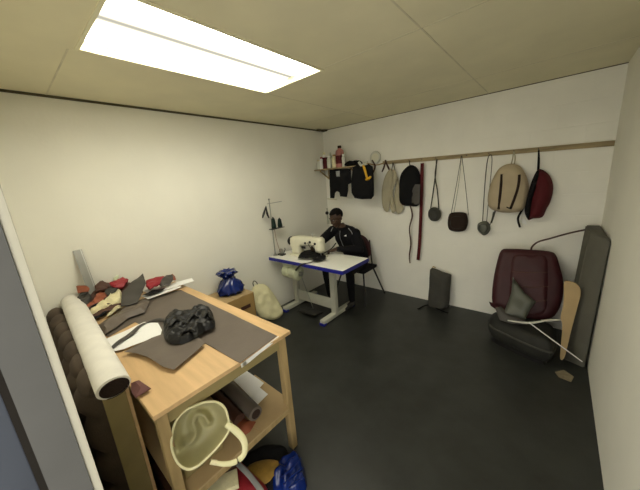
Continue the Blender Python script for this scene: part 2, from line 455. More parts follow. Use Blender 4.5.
# big leatherette sheet
t = thing('leatherette_sheet', (-1.7, .65, TZ), 'large flat taupe leatherette sheet reaching the table\'s open end', 'leatherette')
bigpts = [(96, 326), (110, 318), (128, 305), (145, 298), (181, 290), (236, 316), (277, 336), (240, 363), (205, 343), (185, 343), (160, 334), (135, 322), (108, 337)]
flat('sheet', 'vinyl', bigpts, TZ+.004, '', '', edge=.002, front=.001, wr=.0025, fr=6, R=.05, parent=t)
b = nb(); 
e0, e1 = at_z(277.5, 335.5, TZ+.004), at_z(240, 363.5, TZ+.004)
P_ = []
n_ = 14
for i in range(n_+1):
    s = i/n_; p = e0.lerp(e1, s); dz = .006+.026*s*(1.25-s*.7)+.002*math.sin(s*9)
    P_.append((p+V((.006, 0, -.001)), p+V((.010+.002*math.sin(s*5), 0, -dz))))
for i in range(n_):
    q = [P_[i][0], P_[i+1][0], P_[i+1][1], P_[i][1]]
    f1 = [b.verts.new(c) for c in q]; f2 = [b.verts.new(c+V((.002, 0, .0005))) for c in q]
    b.faces.new(f1); b.faces.new(f2[::-1])
    for k in range(4): b.faces.new((f1[k], f1[(k+1) % 4], f2[(k+1) % 4], f2[k]))
bmesh.ops.remove_doubles(b, verts=b.verts, dist=.0001)
obj('turned_edge', b, 'paper', t, 'white backing showing at the turned edge')

flat('pattern_paper', 'paper', [(103, 340), (125, 331), (144, 322), (158, 323), (162, 330), (160, 337), (150, 339), (124, 349), (112, 352)], TZ+.0125, 'white pattern paper lying between two taupe leatherette pieces', 'paper', edge=.0012, wr=.001)
flat('leatherette_offcut', 'vinyl', [(124, 352), (135, 346), (152, 338), (170, 332), (188, 330), (205, 343), (190, 356), (174, 369), (162, 366), (148, 357), (136, 353)], TZ+.024, 'smaller taupe leatherette offcut with pointed front corner, under black bag', 'leatherette', edge=.002, wr=.006, fr=7, front=.002)
b = nb(); tube(b, [at_z(111, 349, TZ+.02), at_z(120, 341, TZ+.024), at_z(131, 334, TZ+.022), at_z(141, 325, TZ+.02), at_z(158, 319, TZ+.02), at_z(167, 322, TZ+.02)], [.012, .018, .022, .012, .016, .005], 8, 5, flat=.3, side=(0, 1, 0))
tag(obj('leather_strip', b, 'vinyl2'), 'dark curling leatherette strip lying across the white pattern paper', 'leather strip')
# crumpled black bag
b = nb()
puff(b, px([(163, 326), (168, 317), (178, 312), (190, 313), (200, 308), (210, 309), (214, 318), (215, 327), (205, 331), (198, 337), (182, 344), (170, 344), (164, 337)], at_z, TZ+.034), (0, 0, 1), .045, .002, R=.06, wr=.032, fr=24, res=.009, rnd=2)
bb = obj('crumpled_plastic_bag', b, 'blackp', ang=60); tag(bb, 'crumpled shiny black plastic bag lying on taupe leatherette', 'plastic bag')
for i, pts in enumerate(([(170, 326), (177, 320), (184, 323)], [(186, 324), (192, 316), (199, 318)], [(202, 319), (208, 313), (212, 319)], [(180, 334), (188, 330), (196, 331)])):
    b = nb(); q = px(pts, at_z, TZ+.085); tube(b, q, [.008, .02, .006], 8, 5, flat=.6)
    for v in b.verts: v.co += noise.noise_vector(v.co*40)*.006
    obj('fold', b, 'blackp', bb)
# upper-end pieces
Z1 = TZ+.012
O_, N_ = V((-2.3, 0, .885)), V((.28, 0, .95)).normalized()
b = nb(); puff(b, [on(x, y, O_, N_) for x, y in [(121, 306), (122, 292), (130, 284), (143, 274), (146, 283), (141, 295), (137, 303), (129, 306)]], N_, .01, .015, R=.03, edge=.006, wr=.009, fr=9)
tag(obj('leatherette_piece', b, 'vinyl2'), 'dark charcoal pointed leatherette piece propped on the scrap heap', 'leatherette')
g_ = 'white paper strips beside the propped panel'
flat('paper_strip', 'paper', [(142, 291), (165, 285), (192, 278), (194, 281), (172, 288), (150, 294)], TZ+.038, 'upper white paper strip running to the far edge of the table', 'paper strip', edge=.0012, wr=.002, group=g_)
flat('paper_strip', 'paper', [(141, 296), (155, 293), (176, 286), (182, 287), (160, 295), (148, 299)], TZ+.030, 'lower white paper strip with a pointed end, beside the propped charcoal panel', 'paper strip', edge=.0012, wr=.002, group=g_)
flat('cloth_scrap', 'black', [(143, 295), (152, 290), (165, 288), (162, 291), (150, 295)], TZ+.050, 'thin black cloth scrap lying between the two white paper strips', 'cloth scrap', edge=.003, wr=.006)
G = 'leather scraps heaped by the wall'
def scrap(m, pts, z, label, T=.012, bk=.008, name='leather_scrap', s=0, cat='leather scrap'):
    O_, N_ = V((-2.3, 0, max(z-.055, .847))), V((.3, 0, .95)).normalized()
    b = nb(); puff(b, [on(x, y, O_, N_) for x, y in pts], N_, T*.6, bk, R=.012, edge=.004, wr=T*1.1, fr=19, res=.012, seed=s)
    tag(obj(name, b, m), label, cat, G)
C4 = lambda pts: crop(pts, 70, 260, 8.17)
scrap('dbrown', [(85, 302), (98, 286), (118, 281), (140, 284), (143, 292), (128, 302), (108, 311), (92, 318)], TZ+.045, 'wide dark brown leather scrap underneath the whole heap', .006, s=21)
scrap('rust', C4([(50, 215), (130, 208), (160, 235), (150, 262), (65, 272)]), TZ+.10, 'rust-brown leather scrap touching the wall, left of the leaning ruler', s=1)
scrap('khaki', C4([(70, 290), (100, 262), (150, 258), (140, 280), (80, 300)]), TZ+.085, 'greyish cloth scrap just below the rust one, left of the ruler', s=2, name='cloth_scrap', cat='cloth scrap')
scrap('vinyl2', C4([(58, 305), (150, 262), (180, 310), (150, 360), (112, 385)]), TZ+.072, 'black leather scrap at the left border of the heap under the ruler', .02, s=3)
scrap('dbrown', C4([(200, 215), (265, 170), (330, 195), (300, 235), (215, 262)]), TZ+.10, 'dark brown folded leather scrap peaking right of the ruler', .02, .03, s=4)
scrap('rust', C4([(180, 350), (205, 300), (240, 262), (300, 265), (335, 270), (300, 315), (210, 360)]), TZ+.07, 'large rust leather scrap in the middle of the heap, right of the ruler foot', .018, s=5)
scrap('rust', C4([(115, 385), (165, 350), (215, 345), (250, 335), (190, 375), (125, 405)]), TZ+.055, 'narrow rust leather scrap at the near left edge of the heap', .014, s=6)
scrap('black', C4([(128, 412), (190, 372), (250, 338), (300, 312), (305, 325), (220, 372), (140, 425)]), TZ+.047, 'long black scrap between rust leather and cream cloth', .01, s=7)
scrap('khaki', C4([(290, 240), (340, 225), (400, 232), (370, 270), (310, 290), (285, 270)]), TZ+.088, 'mottled grey scrap between red leather and cream cloth', .016, s=8, name='cloth_scrap', cat='cloth scrap')
scrap('red', C4([(320, 195), (370, 170), (430, 143), (478, 160), (440, 215), (370, 232), (340, 215)]), TZ+.105, 'bright red leather scrap on top of the heap, left of the propped panel', .02, .03, s=9)
scrap('red', [(146, 281), (158, 277), (166, 277), (160, 284), (150, 289), (146, 287)], TZ+.055, 'dull red scrap right behind the propped charcoal panel', .02, .02, s=10)
scrap('vinyl2', [(158, 283), (166, 276), (172, 274), (175, 278), (170, 283), (161, 286)], TZ+.05, 'charcoal scrap at the far right tip of the heap above the white strips', .02, s=11)
scrap('rust', [(172, 274), (175, 276), (176, 280), (173, 280)], TZ+.04, 'tiny rust scrap at the far right end of the heap', .01, s=12)
scrap('motor', C4([(350, 150), (375, 130), (400, 125), (395, 148), (365, 165)]), TZ+.075, 'small yellow-green scrap between red leather and wall', .01, s=13, name='cloth_scrap', cat='cloth scrap')
scrap('cream', C4([(138, 425), (200, 385), (300, 335), (330, 290), (375, 258), (405, 240), (425, 270), (430, 345), (380, 370), (310, 385), (250, 420), (165, 460)]), TZ+.058, 'large cream knitted cloth lying in front of the heap', .035, .03, s=14, name='knitted_cloth', cat='cloth')
scrap('cream', C4([(300, 430), (340, 400), (410, 370), (420, 395), (350, 425), (300, 460)]), TZ+.035, 'small cream cloth tail next to the panel\'s lower corner', .02, s=15, name='knitted_cloth', cat='cloth')
scrap('black', C4([(175, 475), (240, 450), (275, 410), (315, 395), (300, 425), (260, 455), (190, 490)]), TZ+.03, 'black scrap lying against the cream cloth\'s near border', .012, s=16)
b = nb(); puff(b, px([(96, 327), (112, 318), (130, 306), (140, 304), (150, 300), (145, 312), (128, 318), (118, 326), (104, 335)], at_z, TZ+.022), (0, 0, 1), .03, .0, R=.05, wr=.015, fr=14)
tag(obj('folded_leatherette', b, 'vinyl'), 'rumpled taupe leatherette fold beside the cream cloth', 'leatherette')
# ruler leaning on the wall
t = thing('metal_ruler', (-2.79, .36, .84), 'wide grey metal ruler leaning upright against the left wall', 'ruler')
p0, p1 = at_x(77, 250, XA+.006), at_x(96, 300, XA+.14)
b = nb(); bar(b, p1, p0, .055, .003, up=V((1, 0, .2))); obj('ruler_blade', b, 'ruler', t)
b = nb(); bar(b, p1+V((.003, .02, 0)), p0+V((.003, .02, 0)), .006, .003, up=V((1, 0, .2))); obj('edge_scale', b, 'steel', t)
# mauve offcut pinched at the table corner
flat('cloth_offcut', 'mauve', [(131, 383), (139, 380), (151, 389), (146, 392), (136, 398), (131, 392)], TZ+.014, 'mauve cloth offcut at the near table corner below the roll', 'cloth offcut', edge=.004, wr=.006, front=.02)

# ================================================================ LOWER SHELF
S0 = SZ
flat('cardboard_sheet', 'tan', [(255, 375), (287, 398), (289, 409), (262, 432), (225, 410), (238, 385)], S0+.006, 'tan cardboard sheet lying under white papers on the lower shelf', 'cardboard', edge=.006)
flat('paper_sheet', 'paper', crop([(110, 90), (180, 35), (330, 140), (250, 230)], 210, 360, 6.12), S0+.030, 'larger upper white paper sheet on the lower table shelf', 'paper', edge=.001, wr=.002)
flat('paper_sheet', 'paper', crop([(225, 235), (305, 168), (355, 210), (290, 275)], 210, 360, 6.12), S0+.018, 'smaller white paper sheet peeking from under the larger one', 'paper', edge=.001, wr=.002)
b = nb(); q0, q1 = at_z(222, 381, S0+.085), at_z(256, 414, S0+.075)
lathe(b, [(.030, 0), (.042, .003), (.042, (q0-q1).length)], q1, q0-q1, 20)
rr = obj('leatherette_roll', b, 'vinyl'); tag(rr, 'grey-brown leatherette roll lying on the lower shelf beside white papers', 'roll')
b = nb(); lathe(b, [(.028, -.002), (.028, .01)], q1, q0-q1, 20); obj('roll_end', b, 'core', rr)
b = nb(); q0, q1 = at_z(215, 392, S0+.06), at_z(240, 420, S0+.05)
lathe(b, [(.025, 0), (.035, .003), (.035, (q0-q1).length)], q1, q0-q1, 18)
tag(obj('leather_roll', b, 'dbrown'), 'dark brown leather roll between the ivory basin and the grey roll', 'roll')
b = nb(); puff(b, px([(232, 424), (243, 418), (256, 422), (250, 432), (238, 440)], at_z, S0+.012), (0, 0, 1), .03, 0, R=.04, wr=.01, fr=20)
tag(obj('leather_offcut', b, 'rust'), 'rust leather offcut on the shelf right of the ivory basin', 'leather offcut')
t = thing('storage_carton', (-1.42, .52, SZ), 'dull olive open carton on the lower shelf behind the ivory basin', 'carton')
b = nb(); box(b, (-1.62, .30, SZ), (-1.235, .50, SZ+.12), .004); obj('carton_body', b, 'olive', t)
b = nb(); box(b, (-1.63, .29, SZ+.105), (-1.225, .51, SZ+.125), .004); obj('carton_rim', b, 'olive', t)

# ivory plastic basin with inner ridge and curling handle
t = thing('plastic_basin', (-1.12, .42, .46), 'ivory plastic basin tipped on its side with a curled handle', 'basin')
BO = at_x(200, 435, -1.10); BN = V((.80, -.25, .45)).normalized()
rim_px = [(216, 402), (224, 407), (228, 418), (229, 430), (220, 444), (208, 457), (196, 467), (187, 469), (178, 463), (172, 449), (172, 435), (176, 421), (185, 411), (194, 406), (206, 402)]
rim = pl(rim_px, BO, BN); cen = sum(rim, V())/len(rim)
rim = smooth_path([rim[-1]]+rim+[rim[0], rim[1]], 4)[4:-5]
b = nb(); rings = []
ridge = smooth_path(pl([(176, 453), (184, 451), (192, 446), (196, 436), (193, 425), (197, 416), (205, 417), (211, 425)], BO, BN), 6)
ridge = [cen+(p-cen)*.92 for p in ridge]
def dip(p):
    q = p-BN*(p-cen).dot(BN); m = min((q-(r_-BN*(r_-cen).dot(BN))).length for r_ in ridge)
    return math.exp(-(m/.017)**2)
NK = 30
for k in range(NK+1):
    f_ = k/NK
    s = 1-.97*f_; dd = .10*(1-max(0, 1-f_/.5)**2.2)
    ring = []
    for p in rim:
        q = cen+(p-cen)*s; e_ = dd-.05*dip(q)*min(1, dd/.06)
        ring.append(b.verts.new(q-BN*e_))
    rings.append(ring)
for k in range(NK):
    for i in range(len(rim)):
        j = (i+1) % len(rim); b.faces.new((rings[k][i], rings[k][j], rings[k+1][j], rings[k+1][i]))
b.faces.new(rings[-1])
bmesh.ops.solidify(b, geom=b.faces[:], thickness=.0035)
bas = obj('basin_shell', b, 'plas', t, ang=70)
b = nb(); tube(b, rim+[rim[0]], .0055, 8, 1, cap=False); obj('rim', b, 'plas', t)
b = nb(); hp = pl([(226, 424), (236, 431), (244, 441), (244, 454), (235, 462), (223, 464), (212, 462)], BO, BN)
tube(b, hp, [.012, .016, .015, .013, .012, .010, .008], 10, 6, flat=.6, side=BN.cross(V((0, 0, 1)))); obj('handle', b, 'plas', t)
b = nb(); tube(b, [hp[-2].lerp(hp[-1], .6), hp[-1]+(hp[-1]-hp[-2])*.15], .0105, 10, 1); obj('handle_tip', b, 'cream', t, 'pale worn handle tip')

# ================================================================ PILE ON THE FLOOR UNDER THE TABLE END
def heap(name, m, pts, z, H, label, cat, s=0, wr=.02, fr=14, R=.09, rnd=3, group=None, bk=0):
    b = nb(); puff(b, px(pts, at_z, z), (0, 0, 1), H, bk, R=R, wr=wr, fr=fr, res=.014, seed=s, rnd=rnd); o = obj(name, b, m, ang=60)
    return tag(o, label, cat, group)
o = heap('blue_plastic_bag', 'bluep', [(272, 484), (277, 470), (288, 462), (294, 455), (302, 462), (306, 475), (306, 490), (290, 500), (275, 498)], .0, .12, 'crumpled blue plastic bag on the floor under the shelf corner', 'plastic bag', wr=.06, fr=22)
for i, q in enumerate(([(280, 478), (290, 470), (301, 458)], [(284, 484), (292, 476), (303, 468)], [(288, 488), (296, 482), (304, 478)])):
    b = nb(); tube(b, px(q, at_z, .12), [.006, .016, .004], 6, 4, flat=.5); obj('fold', b, 'bluep', o)
heap('ochre_leather_piece', 'ochre', [(246, 468), (262, 460), (278, 461), (276, 472), (266, 484), (252, 482)], .10, .02, 'ochre and brown leather piece on the floor pile beside blue plastic', 'leather piece', 3, .006, bk=.02)
heap('black_cloth_bundle', 'black', [(236, 470), (248, 458), (268, 448), (288, 452), (286, 470), (280, 490), (262, 500), (240, 495)], .0, .09, 'black cloth bundle on the floor beneath the ochre leather', 'cloth bundle', 4, .02)
heap('red_cloth_bundle', 'red', [(208, 478), (224, 462), (238, 461), (252, 472), (268, 490), (255, 505), (222, 505)], .10, .05, 'red cloth bundle with pale stripes piled below the basin handle', 'cloth bundle', 5, .01, bk=.09)
b = nb(); q = px([(238, 464), (250, 476), (262, 492)], at_z, .165); tube(b, q, .014, 8, 3, flat=.25, side=(0, 1, 0)); tag(obj('webbing_strap', b, 'lgrey'), 'pale grey webbing strap lying over the red cloth', 'strap')
b = nb(); bar(b, at_z(206, 492, .20), at_z(238, 478, .20), .09, .03, bev=.004); tag(obj('wooden_block', b, 'cream'), 'cream block lying on the red cloth near the bottom edge', 'block')
b = nb(); bar(b, at_z(193, 486, .22), at_z(214, 472, .22), .035, .02, bev=.004); tag(obj('pale_clamp', b, 'plas2'), 'small pale plastic clamp lying under the basin', 'clamp')
b = nb(); box(b, (-1.62, .24, 0), (-1.24, .56, .19), .01); tag(obj('dark_crate', b, 'dbrown'), 'dark brown box on the floor under the shelf behind red cloth', 'box')

# ================================================================ CARDBOARD BOX, BLUE BAG, CANVAS BAG
t = thing('cardboard_box', (-2.5, 1.55, 0), 'brown cardboard box with folded flaps standing behind the work table', 'cardboard box')
bx0, bx1, by0, by1, bz = XA+.01, -2.44, 1.16, 1.62, .55
b = nb()
box(b, (bx0, by0, 0), (bx1, by0+.006, bz)); box(b, (bx0, by1-.006, 0), (bx1, by1, bz)); box(b, (bx0, by0, 0), (bx0+.006, by1, bz)); box(b, (bx1-.006, by0, 0), (bx1, by1, bz)); box(b, (bx0, by0, 0), (bx1, by1, .006))
obj('box_body', b, 'card', t)
b = nb(); box(b, (bx0, by0, bz), (bx1, (by0+by1)/2-.003, bz+.004)); box(b, (bx0, (by0+by1)/2+.003, bz), (bx1, by1, bz+.004)); obj('flap', b, 'tan', t, 'paler closed top flaps')
b = nb(); box(b, (bx1, 1.44, .40), (bx1+.002, 1.56, .44)); obj('printed_mark', b, 'dbrown', t, 'small dark printed mark')

t = thing('blue_carrier_bag', (-2.64, 1.47, bz), 'knotted blue plastic bag sitting on the cardboard box', 'plastic bag')
c = (-2.64, 1.47)
def blob(bm, prof, c, z0, amp, fr, n=40, seed=0):
    rings = []
    for r, h in prof:
        ring = []
        for k in range(n):
            a = 2*PI*k/n; d = V((math.cos(a), math.sin(a), 0))
            rr = r*(1+amp*noise.noise(V((d.x*fr*r*6+seed, d.y*fr*r*6, h*fr))))
            ring.append(bm.verts.new((c[0]+d.x*rr, c[1]+d.y*rr, z0+h)))
        rings.append(ring)
    for i in range(len(rings)-1):
        for k in range(n): bm.faces.new((rings[i][k], rings[i][(k+1) % n], rings[i+1][(k+1) % n], rings[i+1][k]))
    bm.faces.new(rings[0][::-1]); bm.faces.new(rings[-1])
b = nb(); blob(b, [(.08, .0), (.115, .015), (.128, .05), (.122, .09), (.105, .12), (.08, .15), (.055, .175), (.046, .19)], c, bz+.005, .5, 20); obj('bag_body', b, 'bluep', t, ang=70)
b = nb(); blob(b, [(.046, .185), (.06, .20), (.078, .22), (.088, .245), (.08, .26), (.045, .255), (.01, .23)], (c[0]-.01, c[1]-.01), bz+.005, .75, 26, seed=4); obj('bag_neck', b, 'bluep', t, ang=70)

t = thing('canvas_bag', (-2.62, 1.85, 0), 'cream canvas bag leaning against the end of the cardboard box', 'bag')
CO, CN = V((-2.60, 1.86, .06)), V((.93, -.12, .30)).normalized()
b = nb(); puff(b, pl([(258, 284), (266, 285), (273, 293), (281, 306), (283, 313), (279, 318), (270, 320), (260, 317), (256, 309), (252, 294), (253, 287)], CO, CN), CN, .04, .05, R=.07, wr=.028, fr=13, rnd=3); obj('bag_body', b, 'canvas', t, ang=60)
b = nb(); tube(b, [p+CN*.03 for p in pl([(254, 289), (257, 300), (261, 311), (270, 317), (280, 315)], CO, CN)], .006, 8, 5); obj('piping', b, 'canvas', t)
b = nb(); q = pl([(255, 288), (253, 284), (254, 281), (257, 283), (257, 287)], CO, CN); tube(b, q, .006, 8, 5); obj('loop', b, 'khaki', t, 'dark carrying loop')

# ================================================================ SEWING TABLE
t = thing('sewing_table', (-2.18, 2.41, 0), 'white industrial sewing table with blue edging and pale metal stand', 'table')
SX0, SX1, SY0, SY1, SZ1 = -2.775, -1.59, 2.145, 2.672, .77
b = nb(); box(b, (SX0+.004, SY0+.004, SZ1-.036), (SX1-.004, SY1-.004, SZ1)); obj('tabletop', b, 'lam', t)
b = nb()
for lo, hi in (((SX0, SY0, SZ1-.042), (SX1, SY0+.004, SZ1-.001)), ((SX0, SY1-.004, SZ1-.042), (SX1, SY1, SZ1-.001)), ((SX0, SY0+.004, SZ1-.042), (SX0+.004, SY1-.004, SZ1-.001)), ((SX1-.004, SY0+.004, SZ1-.042), (SX1, SY1-.004, SZ1-.001))): box(b, lo, hi)
obj('edging', b, 'bluet', t, 'bright blue edging')
for lx in (-1.98, -2.64):
    b = nb(); box(b, (lx-.035, 2.43, .06), (lx+.035, 2.49, SZ1-.045), .004); box(b, (lx-.03, 2.22, SZ1-.07), (lx+.03, 2.60, SZ1-.043), .003); lg = obj('leg', b, 'legp', t)
    b = nb(); box(b, (lx-.035, 2.20, .015), (lx+.035, 2.84, .065), .006); obj('foot_bar', b, 'legp', lg)
    for y_ in (2.20, 2.81):
        b = nb(); box(b, (lx-.038, y_-.012, 0), (lx+.038, y_+.04, .03), .004); obj('foot_cap', b, 'bluet', lg, 'blue plastic foot cap')
b = nb(); box(b, (-2.605, 2.452, .10), (-2.015, 2.468, .24), .003); obj('cross_panel', b, 'legp', t)
b = nb(); lathe(b, [(.04, 0), (.085, .01), (.088, .10), (.08, .11), (.088, .12), (.088, .24), (.05, .26)], (-2.60, 2.26, .585), (1, .0, -.03), 24); mt = obj('motor', b, 'motor', t, 'pale green drive motor under the top')
b = nb(); box(b, (-2.60, 2.21, .66), (-2.42, 2.31, .726), .006); obj('motor_bracket', b, 'motor', mt)
b = nb(); lathe(b, [(.02, 0), (.03, .005), (.03, .03), (.012, .04)], (-2.345, 2.26, .578), (1, 0, 0), 16); obj('pulley', b, 'steel', mt)
b = nb(); bar(b, (-2.30, 2.25, .055), (-2.30, 2.42, .03), .30, .015, bev=.004); obj('treadle', b, 'bmetal', t)
b = nb(); tube(b, [(-2.30, 2.40, .05), (-2.40, 2.34, .5)], .005, 8, 1); obj('treadle_rod', b, 'steel', t)

# ---- sewing machine
t = thing('sewing_machine', (-2.31, 2.42, SZ1), 'cream industrial sewing machine seen from behind on the blue-edged table', 'sewing machine')
b = nb(); box(b, (-2.58, 2.335, SZ1), (-2.07, 2.51, SZ1+.022), .006); obj('bed', b, 'enamel', t)
b = nb()
MZ = SZ1+.022
puff(b, [V((x, 2.42, z)) for x, z in ((-2.57, MZ-.004), (-2.44, MZ-.004), (-2.43, MZ+.08), (-2.40, MZ+.115), (-2.20, MZ+.125), (-2.17, MZ+.09), (-2.16, MZ+.055), (-2.09, MZ+.05), (-2.065, MZ+.08), (-2.065, MZ+.21), (-2.10, MZ+.235), (-2.30, MZ+.235), (-2.52, MZ+.228), (-2.59, MZ+.20), (-2.60, MZ+.10), (-2.575, MZ+.07))], (0, -1, 0), .022, .022, R=.03, edge=.075, res=.018)
obj('arm', b, 'enamel', t, ang=50)
b = nb(); lathe(b, [(.02, 0), (.055, .004), (.06, .015), (.055, .028), (.02, .034)], (-2.60, 2.42, MZ+.15), (-1, 0, 0), 24); obj('handwheel', b, 'bmetal', t, 'black handwheel')
b = nb(); tube(b, [(-2.105, 2.42, MZ+.06), (-2.105, 2.42, MZ+.008)], .005, 8, 1); obj('needle_bar', b, 'steel', t)
b = nb(); box(b, (-2.125, 2.40, MZ+.001), (-2.085, 2.45, MZ+.006), .001); tube(b, [(-2.12, 2.43, MZ+.075), (-2.12, 2.43, MZ+.006)], .004, 6, 1); obj('presser_foot', b, 'steel', t)
b = nb()
for x_, z_ in ((-2.30, .16), (-2.22, .18), (-2.14, .165)):
    lathe(b, [(.006, 0), (.016, .002), (.016, .008), (.006, .01), (.004, .022)], (x_, 2.362, MZ+z_), (0, -1, 0), 12)
tube(b, [(-2.25, 2.35, MZ+.17), (-2.20, 2.34, MZ+.12), (-2.15, 2.34, MZ+.15), (-2.13, 2.345, MZ+.06)], .0035, 6, 5)
obj('tension_discs', b, 'bmetal', t, 'dark thread tension discs')
b = nb(); box(b, (-2.37, 2.355, MZ+.085), (-2.31, 2.37, MZ+.115), .003); obj('cover_plate', b, 'bmetal', t)
b = nb(); tube(b, [(-2.20, 2.40, MZ+.228), (-2.20, 2.40, MZ+.275)], .004, 6, 1); lathe(b, [(.008, 0), (.012, .004), (.004, .016)], (-2.20, 2.40, MZ+.27), (0, 0, 1), 10); obj('thread_pin', b, 'steel', t)
# work being sewn
flat('cloth_workpiece', 'black', [(303, 251), (317, 249), (326, 256), (325, 259), (316, 261), (311, 258), (298, 258), (299, 255)], SZ1+.032, 'black cloth being sewn, lying over the machine bed', 'cloth', edge=.004, wr=.008, fr=14, front=.004, res=.015)
b = nb(); tube(b, [at_z(318, 257, SZ1+.04), at_z(312, 262, SZ1+.014), V((-2.17, SY0-.012, SZ1-.01)), V((-2.28, SY0-.012, SZ1-.10))], .012, 8, 6, flat=.25, side=(1, 0, 0))
tag(obj('binding_tape', b, 'bmetal'), 'dark tape trailing from the machine over the blue table edge', 'tape')
b = nb(); tube(b, [at_z(322, 254, SZ1+.05), at_z(331, 249, SZ1+.03), at_z(336, 243, SZ1+.09)], [.008, .012, .01], 8, 5, flat=.4, side=(1, 0, 0)); tag(obj('cloth_strap', b, 'black'), 'black strap running from the needle to the person\'s hand', 'strap')
t = thing('bobbin_winder', (-2.68, 2.30, SZ1), 'small black bobbin winder on the table left of the machine', 'bobbin winder')
b = nb(); box(b, (-2.73, 2.26, SZ1), (-2.64, 2.33, SZ1+.02), .004); obj('winder_base', b, 'bmetal', t)
b = nb(); lathe(b, [(.03, 0), (.034, .006), (.03, .012)], (-2.69, 2.30, SZ1+.055), (.3, -1, 0), 18); tube(b, [(-2.69, 2.30, SZ1+.015), (-2.69, 2.30, SZ1+.06)], .006, 8, 1); obj('winder_wheel', b, 'steel', t)
b = nb(); tube(b, [(-2.66, 2.30, SZ1+.02), (-2.63, 2.31, SZ1+.07), (-2.62, 2.30, SZ1+.10)], .005, 8, 4); obj('winder_arm', b, 'bmetal', t)
# ---- thread stand
t = thing('thread_stand', (-2.745, 2.235, SZ1), 'tall thin thread stand with two dark cones at the left table end', 'thread stand')
b = nb(); tube(b, [(-2.745, 2.235, SZ1), (-2.745, 2.235, 1.50)], .0065, 10, 1); obj('pole', b, 'steel', t)
b = nb(); lathe(b, [(.03, 0), (.03, .008), (.012, .02), (.008, .05)], (-2.745, 2.235, SZ1), (0, 0, 1), 16); obj('pole_base', b, 'steel', t)
b = nb(); box(b, (-2.76, 2.19, 1.125), (-2.69, 2.40, 1.132), .002); obj('cone_tray', b, 'bmetal', t)
b = nb(); tube(b, [(-2.745, 2.20, 1.455), (-2.72, 2.42, 1.462)], .004, 8, 1); ball(b, (-2.745, 2.235, 1.505), .013, 12); obj('guide_arm', b, 'steel', t)
b = nb(); tube(b, [(-2.71, 2.24, 1.12), (-2.70, 2.25, .95), (-2.70, 2.29, .80)], .0025, 6, 4); obj('thread', b, 'rust', t, 'rust coloured thread')
def cone(loc, label):
    t = thing('thread_cone', loc, label, 'thread cone', 'dark thread cones on the thread stand')
    l = V(loc)
    b = nb(); lathe(b, [(.028, .008), (.031, .02), (.022, .105), (.016, .115)], l, (0, 0, 1), 16); obj('wound_thread', b, 'teal', t)
    b = nb(); lathe(b, [(.032, 0), (.032, .007), (.012, .008), (.010, .125), (.006, .13)], l, (0, 0, 1), 14); obj('cone_core', b, 'bmetal', t); return t
c1 = cone((-2.722, 2.245, 1.133), 'left and slightly taller-looking dark thread cone on the stand tray'); c1.scale = (1, 1, 1.15)
copy_tree(c1, (-2.722, 2.350, 1.133), 'right-hand dark thread cone on the stand tray').scale = (1, 1, .95)
t = thing('thread_snips', (-2.735, 2.13, 1.3), 'black snips hanging from the left end of the thread stand arm', 'snips')
b = nb(); P_ = px([(266, 206), (264, 213), (262.5, 218)], at_x, -2.73); tube(b, P_, [.004, .014, .008], 8, 4, flat=.5); obj('blade', b, 'bmetal', t)
b = nb(); P_ = px([(266, 206), (267, 213), (269, 218)], at_x, -2.73); tube(b, P_, [.004, .014, .008], 8, 4, flat=.5); obj('blade', b, 'bmetal', t)

# ================================================================ CHAIR AND PERSON
t = thing('chair', (-2.05, 3.13, 0), 'black-legged chair with dark red padded back under the seated person', 'chair')
b = nb(); box(b, (-2.28, 2.95, .43), (-1.84, 3.31, .475), .018); obj('seat', b, 'black', t)
b = nb(); puff(b, [V((x, 3.335, z)) for x, z in ((-2.33, .60), (-2.37, .72), (-2.33, .83), (-2.20, .88), (-2.08, .87), (-1.99, .80), (-1.955, .68), (-1.98, .56), (-2.15, .53))], (0, -1, 0), .022, .022, R=.03, edge=.012, rnd=3); obj('backrest', b, 'maroon', t)
for sx in (-1, 1):
    for sy, y1 in ((-1, 2.86), (1, 3.40)):
        b = nb(); cx = -2.05
        tube(b, [(cx+sx*.17, 3.13+sy*.13, .43), (cx+sx*.27, y1, .01)], .012, 10, 1); obj('leg', b, 'bmetal', t)
    b = nb(); tube(b, [(-2.05+sx*.15, 3.29, .44), (-2.10+sx*.15, 3.35, .5), (-2.12+sx*.13, 3.372, .8)], .010, 8, 4); obj('back_strut', b, 'bmetal', t)

